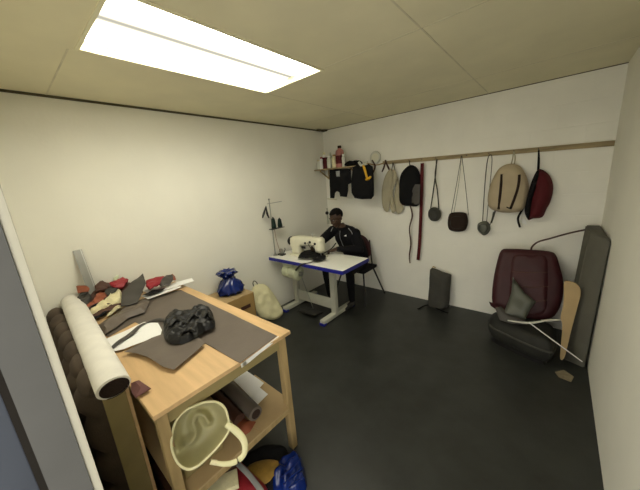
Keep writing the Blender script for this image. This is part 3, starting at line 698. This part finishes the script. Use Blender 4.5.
# person: one continuous body, sculpted as limbs and remeshed into one skin
PH = V((-2.185, 2.875, 1.195))            # head centre
def build_person():
    bm = nb()
    # torso (leaning forward)
    tube(bm, [(-2.06, 3.14, .54), (-2.07, 3.12, .66), (-2.10, 3.07, .80), (-2.13, 3.01, .93), (-2.145, 2.985, 1.0), (-2.155, 2.965, 1.04)], [.18, .185, .20, .195, .16, .07], 20, 4, flat=.68, side=(1, 0, 0))
    ball(bm, (-2.06, 3.13, .54), (.165, .13, .10))
    tube(bm, [(-2.34, 2.98, .99), (-2.15, 2.99, 1.015), (-1.99, 3.00, .97)], [.06, .075, .06], 14, 4)
    tube(bm, [(-2.150, 2.965, 1.0), (-2.165, 2.93, 1.10)], [.062, .052], 14, 1)
    # arms. viewer's left = the person's right
    sh = (V((-2.345, 2.98, .985)), V((-1.985, 3.00, .965)))
    el = (V((-2.46, 2.80, .84)), V((-1.85, 2.88, .79)))
    wr = (V((-2.36, 2.60, .885)), V((-2.045, 2.67, .83)))
    for s_, e_, w_ in zip(sh, el, wr):
        tube(bm, [s_, s_.lerp(e_, .5), e_], [.074, .068, .058], 14, 3); ball(bm, s_, .076); ball(bm, e_, .059)
        tube(bm, [e_, e_.lerp(w_, .4), w_], [.058, .052, .032], 14, 3); ball(bm, w_, .030, 12)
    # hands with five fingers each
    for w_, d, up, sd in ((wr[0], V((.35, -.75, -.30)), V((0, -.35, 1)), 1), (wr[1], V((-.75, -.5, -.25)), V((0, -.2, 1)), -1)):
        d = d.normalized(); s_ = d.cross(up).normalized()*sd; u_ = s_.cross(d)*sd
        pm = w_+d*.055
        tube(bm, [w_, pm-d*.01, pm+d*.03], [.026, .038, .036], 12, 3, flat=.45, side=s_)
        for k, L in enumerate((.062, .072, .067, .052)):
            b0 = pm+d*.018+s_*(-.028+.0185*k)
            tube(bm, [b0, b0+d*L*.5+u_*.008, b0+d*L*.85-u_*.012, b0+d*L*.95-u_*.026], [.0092, .009, .0085, .0075], 8, 3)
        b0 = w_+d*.02-s_*.022
        tube(bm, [b0, b0+d*.02-s_*.022, b0+d*.05-s_*.028-u_*.010], [.012, .011, .009], 8, 3)
    # legs
    for s_ in (-1, 1):
        h = V((-2.06+s_*.085, 3.12, .535)); k = V((-2.12+s_*.20, 2.74, .53)); a = V((-2.14+s_*.19, 2.80, .10))
        tube(bm, [h, h.lerp(k, .5), k], [.088, .078, .060], 16, 3); ball(bm, k, .061); ball(bm, h, .09)
        tube(bm, [k, k.lerp(a, .35), a], [.060, .056, .038], 14, 3); ball(bm, a, .040)
        tube(bm, [a+V((0, .035, -.045)), a+V((0, -.05, -.055)), a+V((0, -.17, -.072))], [.042, .042, .028], 12, 3, flat=.8, side=(1, 0, 0))
    # head: turned and bent down towards the needle
    RH = Matrix.Rotation(math.radians(-24), 3, 'X'); RZ = Matrix.Rotation(math.radians(-14), 3, 'Z')
    R = RZ @ RH.inverted()
    H = lambda x, y, z: PH + R @ V((x, y, z))
    ball(bm, H(0, .012, .035), (.076, .094, .088), 24, R); ball(bm, H(0, -.022, -.035), (.060, .068, .078), 24, R)
    ball(bm, H(0, -.062, -.085), (.030, .024, .022), 12, R)                       # chin
    tube(bm, [H(0, -.086, .018), H(0, -.105, -.022), H(0, -.098, -.032)], [.009, .014, .010], 10, 3)   # nose
    for s_ in (-1, 1):
        ball(bm, H(s_*.017, -.093, -.030), .009, 8); ball(bm, H(s_*.078, .008, -.005), (.010, .020, .032), 12, R)
        ball(bm, H(s_*.042, -.068, -.020), (.020, .016, .018), 10, R)
    tube(bm, [H(-.045, -.078, .030), H(0, -.092, .028), H(.045, -.078, .030)], .010, 8, 4)            # brow
    tube(bm, [H(-.022, -.083, -.060), H(0, -.095, -.058), H(.022, -.083, -.060)], .0085, 8, 4)        # lips
    me = bpy.data.meshes.new('tmp'); bm.to_mesh(me); bm.free()
    o = bpy.data.objects.new('tmp', me); COL.objects.link(o)
    md = o.modifiers.new('r', 'REMESH'); md.mode = 'VOXEL'; md.voxel_size = .0065
    ms = o.modifiers.new('s', 'SMOOTH'); ms.factor = .5; ms.iterations = 2
    dg = bpy.context.evaluated_depsgraph_get(); dg.update()
    me2 = bpy.data.meshes.new_from_object(o.evaluated_get(dg))
    bpy.data.objects.remove(o)
    return me2, H, R, wr, RH
me, H, R, wr, RH = build_person()
root = V((-2.06, 3.13, 0))
for k in ('jacket', 'skin', 'black', 'bmetal'): me.materials.append(M[k])
for p in me.polygons:
    p.use_smooth = True; c = p.center
    hd = (c-PH).length < .17 and c.z > 1.045 and c.y < 2.985
    ha = any((c-w_).dot(d) > 0 and (c-w_).length < .17 and c.z < 1.0 and c.y < 2.70 for w_, d in ((wr[0], V((.3, -.75, .1))), (wr[1], V((-.8, -.4, .05)))))
    p.material_index = 1 if (hd or ha) else (3 if c.z < .085 else (2 if c.z < .60 and (c.y < 2.98 or c.z < .5) else 0))
me.transform(Matrix.Translation(-root))
man = bpy.data.objects.new('person', me); COL.objects.link(man); man.location = root; ORG[man.name] = root
tag(man, 'person in a black tracksuit seated at the sewing machine, head bent over the work', 'person')
b = nb()
q = bmesh.ops.create_uvsphere(b, u_segments=28, v_segments=18, radius=1)
for v in list(b.verts):
    v.co = V((v.co.x*.081, v.co.y*.099, v.co.z*.093))
bmesh.ops.delete(b, geom=[v for v in b.verts if v.co.z < .012-.35*(v.co.y+.02) * 0 and (v.co.y < .02 or v.co.z < -.05) or (v.co.y < -.045 and v.co.z < .045)], context='VERTS')
for v in b.verts: v.co = H(v.co.x, v.co.y+.012, v.co.z+.035)
bmesh.ops.solidify(b, geom=b.faces[:], thickness=.006); obj('hair', b, 'hair', man, ang=80)
for s_ in (-1, 1):
    b = nb(); ball(b, H(s_*.031, -.081, .010), (.013, .008, .006), 12, R); ey = obj('eye', b, 'eye', man)
    b = nb(); ball(b, H(s_*.031, -.0875, .007), (.005, .003, .004), 8, R); obj('iris', b, 'bmetal', ey)
b = nb(); tube(b, [H(-.024, -.087, -.060), H(0, -.100, -.0585), H(.024, -.087, -.060)], [.002, .0045, .002], 8, 4); obj('mouth', b, 'lip', man)
# jacket details: collar, shoulder/sleeve piping, chest mark
b = nb(); tube(b, [V((-2.155+.066*math.cos(a), 2.955+.058*math.sin(a), 1.055+.012*math.sin(a))) for a in [i/16*2*PI for i in range(17)]], .013, 8, 1, cap=False, flat=1.4); obj('collar', b, 'jacket', man)
b = nb(); tube(b, [(-2.03, 2.915, 1.055), (-1.985, 2.922, 1.0), (-1.972, 2.93, .93), (-1.97, 2.925, .86)], .0042, 6, 4); obj('piping', b, 'lgrey', man, 'thin pale piping')
b = nb(); tube(b, [(-2.28, 2.900, 1.05), (-2.325, 2.910, .99), (-2.35, 2.915, .94)], .0042, 6, 4); obj('piping', b, 'lgrey', man, 'thin pale piping')
b = nb()
for k, hh in enumerate((.010, .015, .020)):       # small three-bar emblem on the chest
    box(b, (-2.062+.010*k, 2.862, .955), (-2.054+.010*k, 2.868, .955+hh))
obj('chest_emblem', b, 'paper', man, 'small white chest emblem')
b = nb(); tube(b, [(-2.145, 2.885, 1.02), (-2.14, 2.868, .93), (-2.12, 2.905, .80)], .003, 6, 4); obj('zip', b, 'lgrey', man)

# ================================================================ SHELF AND BOTTLES
YS = YB-.27
t = thing('wall_shelf', (-2.5, YB-.07, 1.83), 'short wooden wall shelf carrying bottles in the room corner', 'shelf')
b = nb(); box(b, (XA+.004, YS, 1.832), (-2.08, YB-.002, 1.85), .002); obj('shelf_board', b, 'rail', t)
for x_ in (-2.75, -2.2):
    b = nb(); bar(b, (x_, YB-.006, 1.70), (x_, YS+.05, 1.825), .014, .014); bar(b, (x_, YB-.010, 1.69), (x_, YB-.010, 1.83), .014, .012); obj('bracket', b, 'wood', t)
SB = 1.85
def bottle(name, loc, r, h, m, cap, label, neck=.35, group='bottles on the wall shelf', cat='bottle', sq=False):
    l = V(loc); t = thing(name, loc, label, cat, group); r *= 1.15; h *= 1.18
    b = nb(); lathe(b, [(r*.9, 0), (r, .006), (r, h*.68), (r*.85, h*.78), (r*neck, h*.86), (r*neck, h*.9)], l, (0, 0, 1), 18); obj('bottle_body', b, m, t)
    b = nb(); lathe(b, [(r*neck*1.25, h*.88), (r*neck*1.25, h*.99), (r*neck*.9, h)], l, (0, 0, 1), 14); obj('cap', b, cap, t); return t
bottle('bottle', (-2.765, YS+.045, SB), .028, .115, 'plas2', 'cream', 'small white bottle at the left end of the shelf', .6)
bottle('bottle', (-2.695, YS+.035, SB), .027, .145, 'paper', 'red', 'white bottle with red cap left of the dark red can', .5)
bottle('glue_tin', (-2.625, YS+.035, SB), .034, .135, 'dred', 'dred', 'dark red tin standing between two white bottles', .9, cat='tin')
bottle('bottle', (-2.550, YS+.035, SB), .030, .150, 'plas2', 'paper', 'white bottle right of the dark red tin', .6)
bottle('bottle', (-2.690, YS+.10, SB), .026, .20, 'paper', 'cream', 'tall white bottle standing behind the left bottles', .5)
bottle('bottle', (-2.585, YS+.105, SB), .026, .19, 'motor', 'plas2', 'pale greenish bottle standing behind the red tin', .5)
bottle('bottle', (-2.465, YS+.045, SB), .032, .155, 'cream', 'ochre', 'yellowish cream bottle left of the large red flask', .5)
fl = bottle('flask', (-2.385, YS+.075, SB), .054, .25, 'pink', 'core', 'large reddish flask with dark knob, tallest on the shelf', .35, cat='flask')
b = nb(); lathe(b, [(.0628, .05), (.0628, .16)], V((-2.385, YS+.075, SB)), (0, 0, 1), 20); obj('label_band', b, 'dred', fl)
bottle('bottle', (-2.30, YS+.04, SB), .022, .145, 'plas2', 'paper', 'slim white bottle right of the reddish flask', .6)
b = nb(); puff(b, [V((-2.27, YS+.005, SB+.022)), V((-2.11, YS+.0, SB+.022)), V((-2.08, YS+.07, SB+.022)), V((-2.12, YB-.01, SB+.022)), V((-2.24, YB-.02, SB+.022))], (0, 0, 1), .045, .02, R=.05, wr=.012, fr=20, rnd=3)
tag(obj('cloth_bundle', b, 'black'), 'black cloth bundle lying on the right end of the bottle shelf', 'cloth bundle')

# ---- rail
t = thing('hanging_rail', (-.9, YB-.01, 1.82), 'long thin wooden rail nailed across the back wall', 'rail')
p0, p1 = at_y(383, 163, YB-.01), at_y(616.5, 143.5, YB-.01)
p0 = V((p0.x, YB-.011, p0.z+.0)); p1 = V((XC-.004, YB-.011, 1.813+.004))
b = nb(); bar(b, p0, p1, .020, .045, bev=.002); obj('rail_board', b, 'rail', t)
def rail_z(x): return p0.z+(p1.z-p0.z)*(x-p0.x)/(p1.x-p0.x)
YR = YB-.022
def nail(parent, x, dz=0):
    b = nb(); z = rail_z(x)+dz; tube(b, [(x, YR+.002, z), (x, YR-.028, z+.003), (x, YR-.034, z+.012)], .0028, 6, 3); return obj('nail', b, 'bmetal', parent)
def nails(xs):
    for i, x in enumerate(xs): nail(t, x, -.004)

# ================================================================ THINGS HANGING ON THE BACK WALL
YH = YB-.035
def hang(name, loc, label, cat, group=None): return thing(name, loc, label, cat, group)
C4b = lambda pts: crop(pts, 305, 140, 7.54)
b = nb(); puff(b, px(C4b([(185, 222), (345, 218), (348, 325), (326, 335), (325, 380), (315, 430), (265, 425), (260, 395), (240, 385), (226, 400), (220, 440), (190, 438), (185, 300)]), at_y, YS-.012), (0, -1, 0), .018, .002, R=.03, edge=.004, wr=.006, fr=14)
tag(obj('black_garment', b, 'black'), 'black ragged garment hanging below the bottle shelf, next to the corner', 'garment')
b = nb(); puff(b, px(C4b([(232, 235), (262, 232), (262, 275), (238, 275)]), at_y, YS-.036), (0, -1, 0), .006, 0, R=.02, edge=.002)
obj('patch', b, 'lgrey', bpy.data.objects['black_garment'], 'grey patch near the top')
v_ = bpy.data.objects['black_garment']
t = hang('black_vest', (-2.05, YS, 1.35), 'black sleeveless vest with pale collar hanging at the shelf\'s right end', 'vest')
b = nb(); puff(b, px(C4b([(360, 205), (348, 320), (352, 400), (375, 438), (430, 446), (500, 445), (519, 420), (517, 280), (510, 200), (478, 180), (440, 200), (400, 185)]), at_y, YS-.015), (0, -1, 0), .03, .002, R=.05, edge=.004, wr=.008, fr=9); obj('vest_body', b, 'black', t)
b = nb(); tube(b, px(C4b([(405, 165), (425, 190), (445, 178), (472, 165)]), at_y, YS-.035), .018, 8, 4, flat=.6); obj('collar', b, 'plas2', t, 'pale collar lining')
t = hang('yellow_hand_tool', (-2.05, YS-.05, 1.6), 'yellow hand tool hanging in front of the black vest', 'hand tool')
b = nb(); tube(b, px(C4b([(438, 190), (448, 215), (458, 250), (468, 285)]), at_y, YS-.062), [.012, .017, .015, .014], 10, 4, flat=.6); obj('tool_body', b, 'yellow', t)
b = nb(); tube(b, px(C4b([(458, 298), (478, 292), (496, 276)]), at_y, YS-.062), [.013, .018, .014], 10, 4); obj('tool_grip', b, 'yellow', t)
t = hang('clear_tape_roll', (-1.85, YH, 1.85), 'clear round plastic roll hanging above the rail\'s left end', 'tape roll')
ctr = at_y(375.3, 157.5, YB-.03)
b = nb(); tube(b, [ctr+V((.068*math.cos(a), 0, .068*math.sin(a))) for a in [i/28*2*PI for i in range(29)]], .012, 8, 1, cap=False, flat=1.4, side=(0, 1, 0)); obj('roll_ring', b, 'plas2', t)
b = nb(); lathe(b, [(.012, 0), (.056, .002), (.056, .012), (.012, .014)], ctr+V((0, .005, 0)), (0, -1, 0), 24); obj('roll_hub', b, 'enamel', t)
for i, (pts, lab) in enumerate(((([(372, 160), (375, 166), (373, 173)]), 'dark curved hook tool just left of the rail end'), (([(386, 160), (384, 167), (382, 172)]), 'left-leaning dark pliers arm hanging at the rail\'s left end'), (([(385, 160), (388, 167), (391, 173)]), 'right-leaning dark pliers arm hanging at the rail\'s left end'))):
    b = nb(); tube(b, px(pts, at_y, YB-.045), [.008, .012, .009], 8, 4, flat=.6)
    tag(obj('hanging_tool', b, 'dbrown'), lab, 'tool', 'small dark tools at the left end of the rail')
b = nb(); q = px([(366, 163), (376, 165), (384, 163)], at_y, YB-.012); tube(b, q, .010, 8, 3, flat=.6); tag(obj('wooden_batten', b, 'wood'), 'rough wooden batten joining the shelf and the long rail', 'batten')

C3 = lambda pts: crop(pts, 300, 130, 4.9)
t = hang('beige_padded_straps', (-1.7, YH, 1.2), 'bundle of beige padded straps hanging left of the black bag', 'straps')
for pts, d in (([(432, 200), (452, 195), (448, 290), (442, 350), (432, 402), (405, 380), (400, 300), (412, 240)], 0), ([(452, 195), (470, 205), (474, 240), (455, 300), (462, 370), (468, 398), (448, 402), (440, 330), (448, 260)], .022), ([(470, 215), (484, 250), (492, 320), (508, 385), (480, 412), (464, 380), (462, 310), (472, 260)], -.004)):
    b = nb(); puff(b, px(C3(pts), at_y, YH-.012-d), (0, -1, 0), .018, .006, R=.035, wr=.003, rnd=3, edge=0); obj('strap_pad', b, 'beige2', t)
b = nb(); tube(b, px(C3([(455, 160), (452, 180), (450, 200)]), at_y, YH-.02), .005, 6, 3); tube(b, px(C3([(455, 160), (462, 180), (466, 205)]), at_y, YH-.02), .005, 6, 3); obj('hanging_loop', b, 'khaki', t)

C7 = lambda pts: crop(pts, 370, 130, 3.5)
t = hang('black_sling_bag', (-1.43, YH, 1.3), 'black sling bag with brown corner hanging between beige straps and red strap', 'bag')
b = nb(); puff(b, px(C7([(140, 123), (160, 128), (172, 145), (178, 170), (177, 215), (172, 262), (140, 266), (106, 258), (102, 215), (105, 165), (118, 140)]), at_y, YH-.01), (0, -1, 0), .06, .01, R=.08, wr=.01, fr=10, rnd=3); obj('bag_body', b, 'black', t)
b = nb(); puff(b, px(C7([(146, 190), (176, 190), (174, 260), (146, 263)]), at_y, YH-.068), (0, -1, 0), .004, .02, R=.02, rnd=1); obj('side_pocket', b, 'vinyl2', t, 'greyer side pocket')
b = nb(); puff(b, px(C7([(105, 200), (120, 205), (124, 258), (107, 256)]), at_y, YH-.045), (0, -1, 0), .008, .02, R=.03, rnd=3); obj('corner_panel', b, 'dbrown', t, 'brown corner panel')
b = nb(); tube(b, px(C7([(140, 262), (148, 300), (138, 345), (143, 395), (138, 440), (140, 466)]), at_y, YH-.02), [.008, .011, .008, .011, .009, .008], 8, 6, flat=.35, side=(1, 0, 0)); obj('long_strap', b, 'dbrown', t)
b = nb(); tube(b, px(C7([(140, 108), (138, 116), (141, 126)]), at_y, YH-.01), .006, 6, 4); obj('top_loop', b, 'black', t)

b = nb(); q = px(C7([(183, 116), (181, 200), (178, 300), (173, 400), (168, 455)]), at_y, YH-.015); tube(b, q, .021, 8, 4, flat=.2, side=(1, 0, 0))
tag(obj('red_strap', b, 'dred'), 'long narrow dark red strap hanging straight down the back wall', 'strap')

def pouch(name, body_px, strapset, m, label, T, cat='pouch', loc=None):
    P_ = px(body_px, at_y, YH-.008)
    c = sum(P_, V())/len(P_); t = hang(name, (c.x, YH, min(p.z for p in P_)), label, cat, 'small pouches on long straps')
    b = nb(); puff(b, P_, (0, -1, 0), T, .012, R=.05, wr=.004, rnd=3); obj('pouch_body', b, m, t)
    U = [c+(p-c)*.62-V((0, T*.93, 0)) for p in P_]
    b = nb(); tube(b, U+[U[0]], .0035, 6, 3, cap=False); obj('zip', b, 'bmetal', t)
    for s_, r in strapset:
        b = nb(); tube(b, px(s_, at_y, YH-.014), r, 6, 6, flat=.5); obj('strap', b, 'khaki', t)
    return t
pouch('round_pouch', C7([(226, 270), (240, 275), (249, 292), (245, 310), (232, 319), (214, 317), (204, 302), (205, 283), (214, 273)]), [(C7([(233, 103), (230, 150), (222, 210), (212, 278)]), .008), (C7([(235, 103), (228, 160), (236, 215), (241, 276)]), .008)], 'khaki', 'dark round pouch on a twisted double strap, leftmost of the pouches', .05)
C5 = lambda pts: crop(pts, 440, 140, 4.458)
pouch('square_pouch', C5([(42, 330), (70, 322), (112, 324), (122, 340), (125, 370), (112, 402), (75, 409), (42, 400), (34, 370)]), [(C5([(95, 70), (75, 190), (50, 328)]), .0035), (C5([(97, 70), (112, 190), (127, 335)]), .0035), (C5([(95, 72), (84, 190), (62, 325)]), .0022)], 'core', 'dark brown squarish pouch hanging from thin cords in a narrow triangle', .05)
pouch('round_pouch', C5([(195, 362), (212, 364), (222, 378), (225, 398), (212, 418), (195, 425), (178, 414), (167, 398), (168, 376), (180, 366)]), [(C5([(190, 362), (200, 200), (210, 100), (222, 66), (232, 90), (220, 230), (208, 364)]), .0055), (C5([(238, 320), (232, 350), (222, 380)]), .0055)], 'greyv', 'small round grey-green pouch hanging left of the beige backpack', .045)

# beige backpack
C8 = lambda pts: crop(pts, 480, 140, 4.9)
t = hang('beige_backpack', (-.37, YH, 1.2), 'beige backpack with two dark zips hanging from the rail', 'backpack')
b = nb(); puff(b, px(C8([(155, 116), (195, 128), (222, 165), (238, 215), (236, 290), (205, 345), (150, 356), (90, 352), (45, 330), (38, 280), (52, 215), (85, 150), (118, 124)]), at_y, YH-.03), (0, -1, 0), .08, .028, R=.10, wr=.008, fr=8, rnd=3); obj('backpack_body', b, 'beige', t)
for q in ([(106, 168), (102, 230), (96, 290), (90, 340)], [(192, 170), (190, 210), (178, 260), (160, 310), (148, 338)]):
    P_ = px(C8(q), at_y, YH-.110); P_[0].y += .010; P_[-1].y += .012
    b = nb(); tube(b, P_, .012, 8, 5, flat=.9, side=(1, 0, 0)); obj('zip', b, 'core', t, 'dark brown vertical zip')
b = nb(); tube(b, px(C8([(130, 328), (142, 334), (152, 330)]), at_y, YH-.115), .006, 6, 4); obj('zip_pull', b, 'black', t)
b = nb(); tube(b, [p for p in px(C8([(152, 122), (160, 90), (166, 56), (172, 85), (168, 122)]), at_y, YH-.012)], .0055, 6, 5); obj('top_loop', b, 'beige2', t)
b = nb(); tube(b, px(C8([(228, 300), (205, 345), (186, 385), (196, 428)]), at_y, YH-.015), .010, 8, 5, flat=.3, side=(1, 0, 0)); obj('shoulder_strap', b, 'black', t, 'black shoulder strap end')
b = nb(); tube(b, px(C8([(75, 345), (66, 375), (55, 408)]), at_y, YH-.018), .008, 8, 5, flat=.3, side=(1, 0, 0)); obj('shoulder_strap', b, 'khaki', t)
b = nb(); puff(b, px(C8([(205, 385), (222, 390), (230, 415), (215, 412), (205, 405)]), at_y, YH-.02), (0, -1, 0), 0, 0, edge=.001); obj('paper_tag', b, 'paper', t, 'white paper tag')
# red backpack seen from the side
t = hang('red_backpack', (-.12, YH, 1.15), 'dark red backpack with black front, rightmost on the rail', 'backpack')
b = nb(); puff(b, px(C8([(285, 145), (322, 155), (350, 190), (359, 240), (346, 300), (325, 340), (305, 378), (262, 384), (232, 388), (240, 300), (262, 200)]), at_y, YH-.02), (0, -1, 0), .10, .018, R=.09, wr=.008, fr=9, rnd=3); obj('backpack_body', b, 'dred', t)
b = nb(); puff(b, px(C8([(283, 146), (294, 170), (278, 240), (258, 300), (250, 370), (232, 386), (218, 345), (228, 290), (244, 230), (262, 180)]), at_y, YH-.075), (0, -1, 0), .05, .05, R=.05, wr=.006, fr=12, rnd=3); obj('front_pocket', b, 'black', t, 'black front pocket')
b = nb(); tube(b, px(C8([(282, 150), (285, 100), (288, 48), (291, 100), (288, 150)]), at_y, YH-.012), .0055, 6, 5); obj('top_loop', b, 'black', t)
rl = bpy.data.objects['hanging_rail']
for x_, y_ in ((409.5, 160.5), (422, 161), (436, 159), (467, 156.5), (489, 154.5), (514, 152), (538.5, 149.5)):
    p = at_y(x_, y_, YB-.03); nail(rl, p.x, 0)

# ================================================================ ON THE FLOOR BY THE BACK WALL
C6 = lambda pts: crop(pts, 360, 250, 4.57)
t = thing('grey_tall_bag', (-1.0, 3.42, 0), 'dark grey tall bag standing on the floor against the back wall', 'bag')
O6, N6 = V((-1.0, 3.385, .25)), V((0, -1, .10)).normalized()
b = nb(); puff(b, pl(C6([(320, 90), (342, 84), (380, 100), (414, 110), (417, 125), (411, 190), (404, 262), (360, 272), (325, 262), (310, 245), (316, 170)]), O6, N6), N6, .07, .03, R=.07, wr=.018, fr=10, rnd=2); obj('bag_body', b, 'khaki', t)
b = nb(); tube(b, [p+N6*.02 for p in pl(C6([(325, 92), (345, 102), (380, 112), (412, 118)]), O6, N6)], .012, 8, 4); obj('folded_top', b, 'khaki', t)
b = nb(); tube(b, pl(C6([(330, 90), (334, 76), (346, 82)]), O6, N6), .006, 6, 4); obj('loop', b, 'tan', t, 'tan loop at the top corner')
b = nb(); tube(b, px([(418, 309), (428, 305), (440, 310), (448, 313)], at_z, .012), .012, 8, 5, flat=.4, side=(0, 1, 0)); obj('strap', b, 'black', t)

# car seat
t = thing('car_seat', (-.12, 3.0, 0), 'old car seat with maroon leather backrest and black cushion by the back wall', 'car seat')
O7 = V((-.15, 3.20, .55)); N7 = V((.03, -1, .42)).normalized()
C9 = lambda pts: crop(pts, 485, 240, 3.765)
b = nb(); puff(b, pl(C9([(62, 38), (95, 33), (170, 36), (240, 42), (266, 55), (280, 95), (296, 165), (288, 235), (262, 285), (225, 298), (165, 300), (110, 290), (60, 262), (28, 238), (30, 160), (46, 80)]), O7, N7), N7, .045, .06, R=.07, wr=.008, fr=7, rnd=3); backr = obj('backrest', b, 'maroon', t, 'maroon leather backrest')
b = nb(); puff(b, pl(C9([(105, 60), (180, 55), (232, 62), (240, 120), (238, 200), (225, 278), (140, 280), (90, 262), (92, 160)]), O7+N7*.035, N7), N7, .028, .01, R=.035, wr=.006, fr=8, rnd=3); obj('centre_panel', b, 'maroon', backr)
for q in ([(100, 118), (160, 122), (236, 122)], [(95, 170), (170, 178), (240, 175)], [(92, 222), (160, 232), (236, 226)]):
    b = nb(); tube(b, pl(C9(q), O7+N7*.063, N7), .004, 6, 5); obj('seam', b, 'dbrown', backr)
b = nb(); puff(b, pl(C9([(14, 232), (30, 236), (62, 258), (50, 268), (22, 248)]), O7+N7*.02, N7), N7, .015, .015, R=.02); obj('fabric_tab', b, 'maroon', t)
O8 = V((0, 0, .19))
b = nb()
sp8 = [(-.40, 3.02), (-.36, 2.88), (-.22, 2.80), (-.05, 2.72), (.06, 2.69), (.115, 2.72), (.125, 2.88), (.12, 3.08), (.0, 3.16), (-.2, 3.18), (-.36, 3.14)]
puff(b, [V((x, y, .14)) for x, y in sp8], (0, 0, 1), .09, .09, R=.09, edge=.05, wr=.01, fr=7, rnd=3); cush = obj('cushion', b, 'darkseat', t, 'black seat cushion')
b = nb(); puff(b, [V((x*.86-.02, 2.95+(y-2.95)*.8, .025)) for x, y in sp8], (0, 0, 1), .0, .0, R=.05, edge=.045, rnd=3); obj('seat_frame', b, 'bmetal', t)
b = nb(); P_ = [V((x*.985, 2.95+(y-2.95)*.985, .165)) for x, y in sp8[:8]]; tube(b, P_, .010, 8, 5); obj('piping', b, 'khaki', cush)
# grey leather flap draped on it
O9, N9 = V((-.22, 2.98, .4)), V((-.05, -.9, .42)).normalized()
b = nb(); puff(b, pl(C9([(105, 138), (120, 160), (150, 200), (193, 232), (170, 262), (152, 298), (110, 292), (68, 282), (82, 240), (98, 200)]), O9, N9), N9, .035, .0, R=.05, edge=.004, wr=.03, fr=7, res=.016)
tag(obj('grey_leather_piece', b, 'greyv'), 'grey-green pointed leather piece draped on the maroon seat', 'leather piece')
# dark side flap at the left of the cushion
b = nb(); puff(b, pl(C9([(38, 256), (60, 250), (95, 285), (150, 300), (160, 318), (100, 315), (55, 300)]), V((-.3, 2.86, .26)), V((-.1, -.7, .7))), V((-.1, -.7, .7)), .015, .01, R=.03, wr=.01, edge=.004)
tag(obj('leather_flap', b, 'vinyl2'), 'charcoal leather flap lying on the black cushion\'s left side', 'leather flap')
# white rods
b = nb(); tube(b, [at_y(508, 320.5, 2.80), at_y(528, 323, 2.72), at_y(547, 320.5, 2.76), at_y(560, 320, 2.80)], [.006, .009, .008, .005], 8, 4)
tag(obj('white_cable', b, 'plas2'), 'short white cable lying across the top of the black cushion', 'cable')
b = nb(); tube(b, [at_y(529, 322.5, 2.655), at_y(582, 361.5, 2.80)], .005, 10, 1); tag(obj('white_rod', b, 'paper'), 'straight white rod slanting down to the floor by the grey foam', 'rod')
# wooden seat board
O10, N10 = V((.19, 2.865, .35)), V((-.15, -1, .12)).normalized()
b = nb(); puff(b, pl(C9([(300, 155), (335, 160), (356, 178), (360, 205), (350, 245), (325, 340), (300, 440), (284, 445), (286, 400), (292, 320), (285, 290), (296, 240), (298, 190)]), O10, N10), N10, .004, .004, R=.02, edge=.022, rnd=3)
tag(obj('curved_seat_board', b, 'tan'), 'tan board with rounded top standing between the maroon seat and grey foam', 'board')
# grey foam block
t = thing('foam_block', (.27, 3.1, 0), 'tall dark grey foam slab standing upright in the right corner', 'foam slab')
b = nb()
top = [V((.250, 3.12, 1.12)), V((.338, 2.80, 1.12)), V((.338, 3.44, 1.12)), V((.238, 3.42, 1.12))]
bt = [V((.185, 2.93, 0)), V((.325, 2.87, 0)), V((.338, 3.43, 0)), V((.200, 3.43, 0))]
tv = [b.verts.new(p) for p in top]; bv = [b.verts.new(p) for p in bt]
b.faces.new(tv); b.faces.new(bv[::-1])
for i in range(4): b.faces.new((bv[i], bv[(i+1) % 4], tv[(i+1) % 4], tv[i]))
bmesh.ops.bevel(b, geom=b.edges[:], offset=.008, segments=2, affect='EDGES'); obj('foam_body', b, 'foam', t)
# bent dark rod from behind the seat to the foam
b = nb(); tube(b, [at_y(531, 252, 3.40), at_y(532, 247, 3.40), at_y(538, 242, 3.40), at_y(550, 238.5, 3.40), at_y(568, 233.5, 3.40), V((.247, 3.40, 1.085))], .008, 8, 5)
tag(obj('bent_rod', b, 'dbrown'), 'dark bent metal rod reaching from the maroon seat to the foam top', 'rod')
flat('cardboard_scrap', 'straw', [(555, 372), (564, 370), (574, 377), (571, 382), (559, 377)], .004, 'small torn cardboard scrap on the floor before the grey foam', 'cardboard scrap', edge=.004, wr=.002)
# small wall socket and pipe behind the person
t = thing('wall_lamp_stalk', (-2.45, YB-.05, 1.15), 'thin grey stalk with dark knob on the wall beside the person\'s head', 'stalk')
b = nb(); tube(b, px([(328, 222), (327.5, 214), (327, 208)], at_y, YB-.03), .012, 8, 3); obj('stalk', b, 'legp', t)
b = nb(); ball(b, at_y(327, 213, YB-.05), .028, 12); obj('knob', b, 'bmetal', t)
b = nb(); q = at_y(327, 221, YB-.03); box(b, (q.x-.03, YB-.04, q.z-.05), (q.x+.03, YB-.001, q.z+.01), .004); obj('wall_plate', b, 'legp', t)
b = nb(); bar(b, (XA+.01, YB-.006, 1.39), (XA+.20, YB-.006, 1.375), .008, .02); tag(obj('cable_cover', b, 'enamel'), 'short pale cable cover low in the corner below the shelf', 'cable cover')
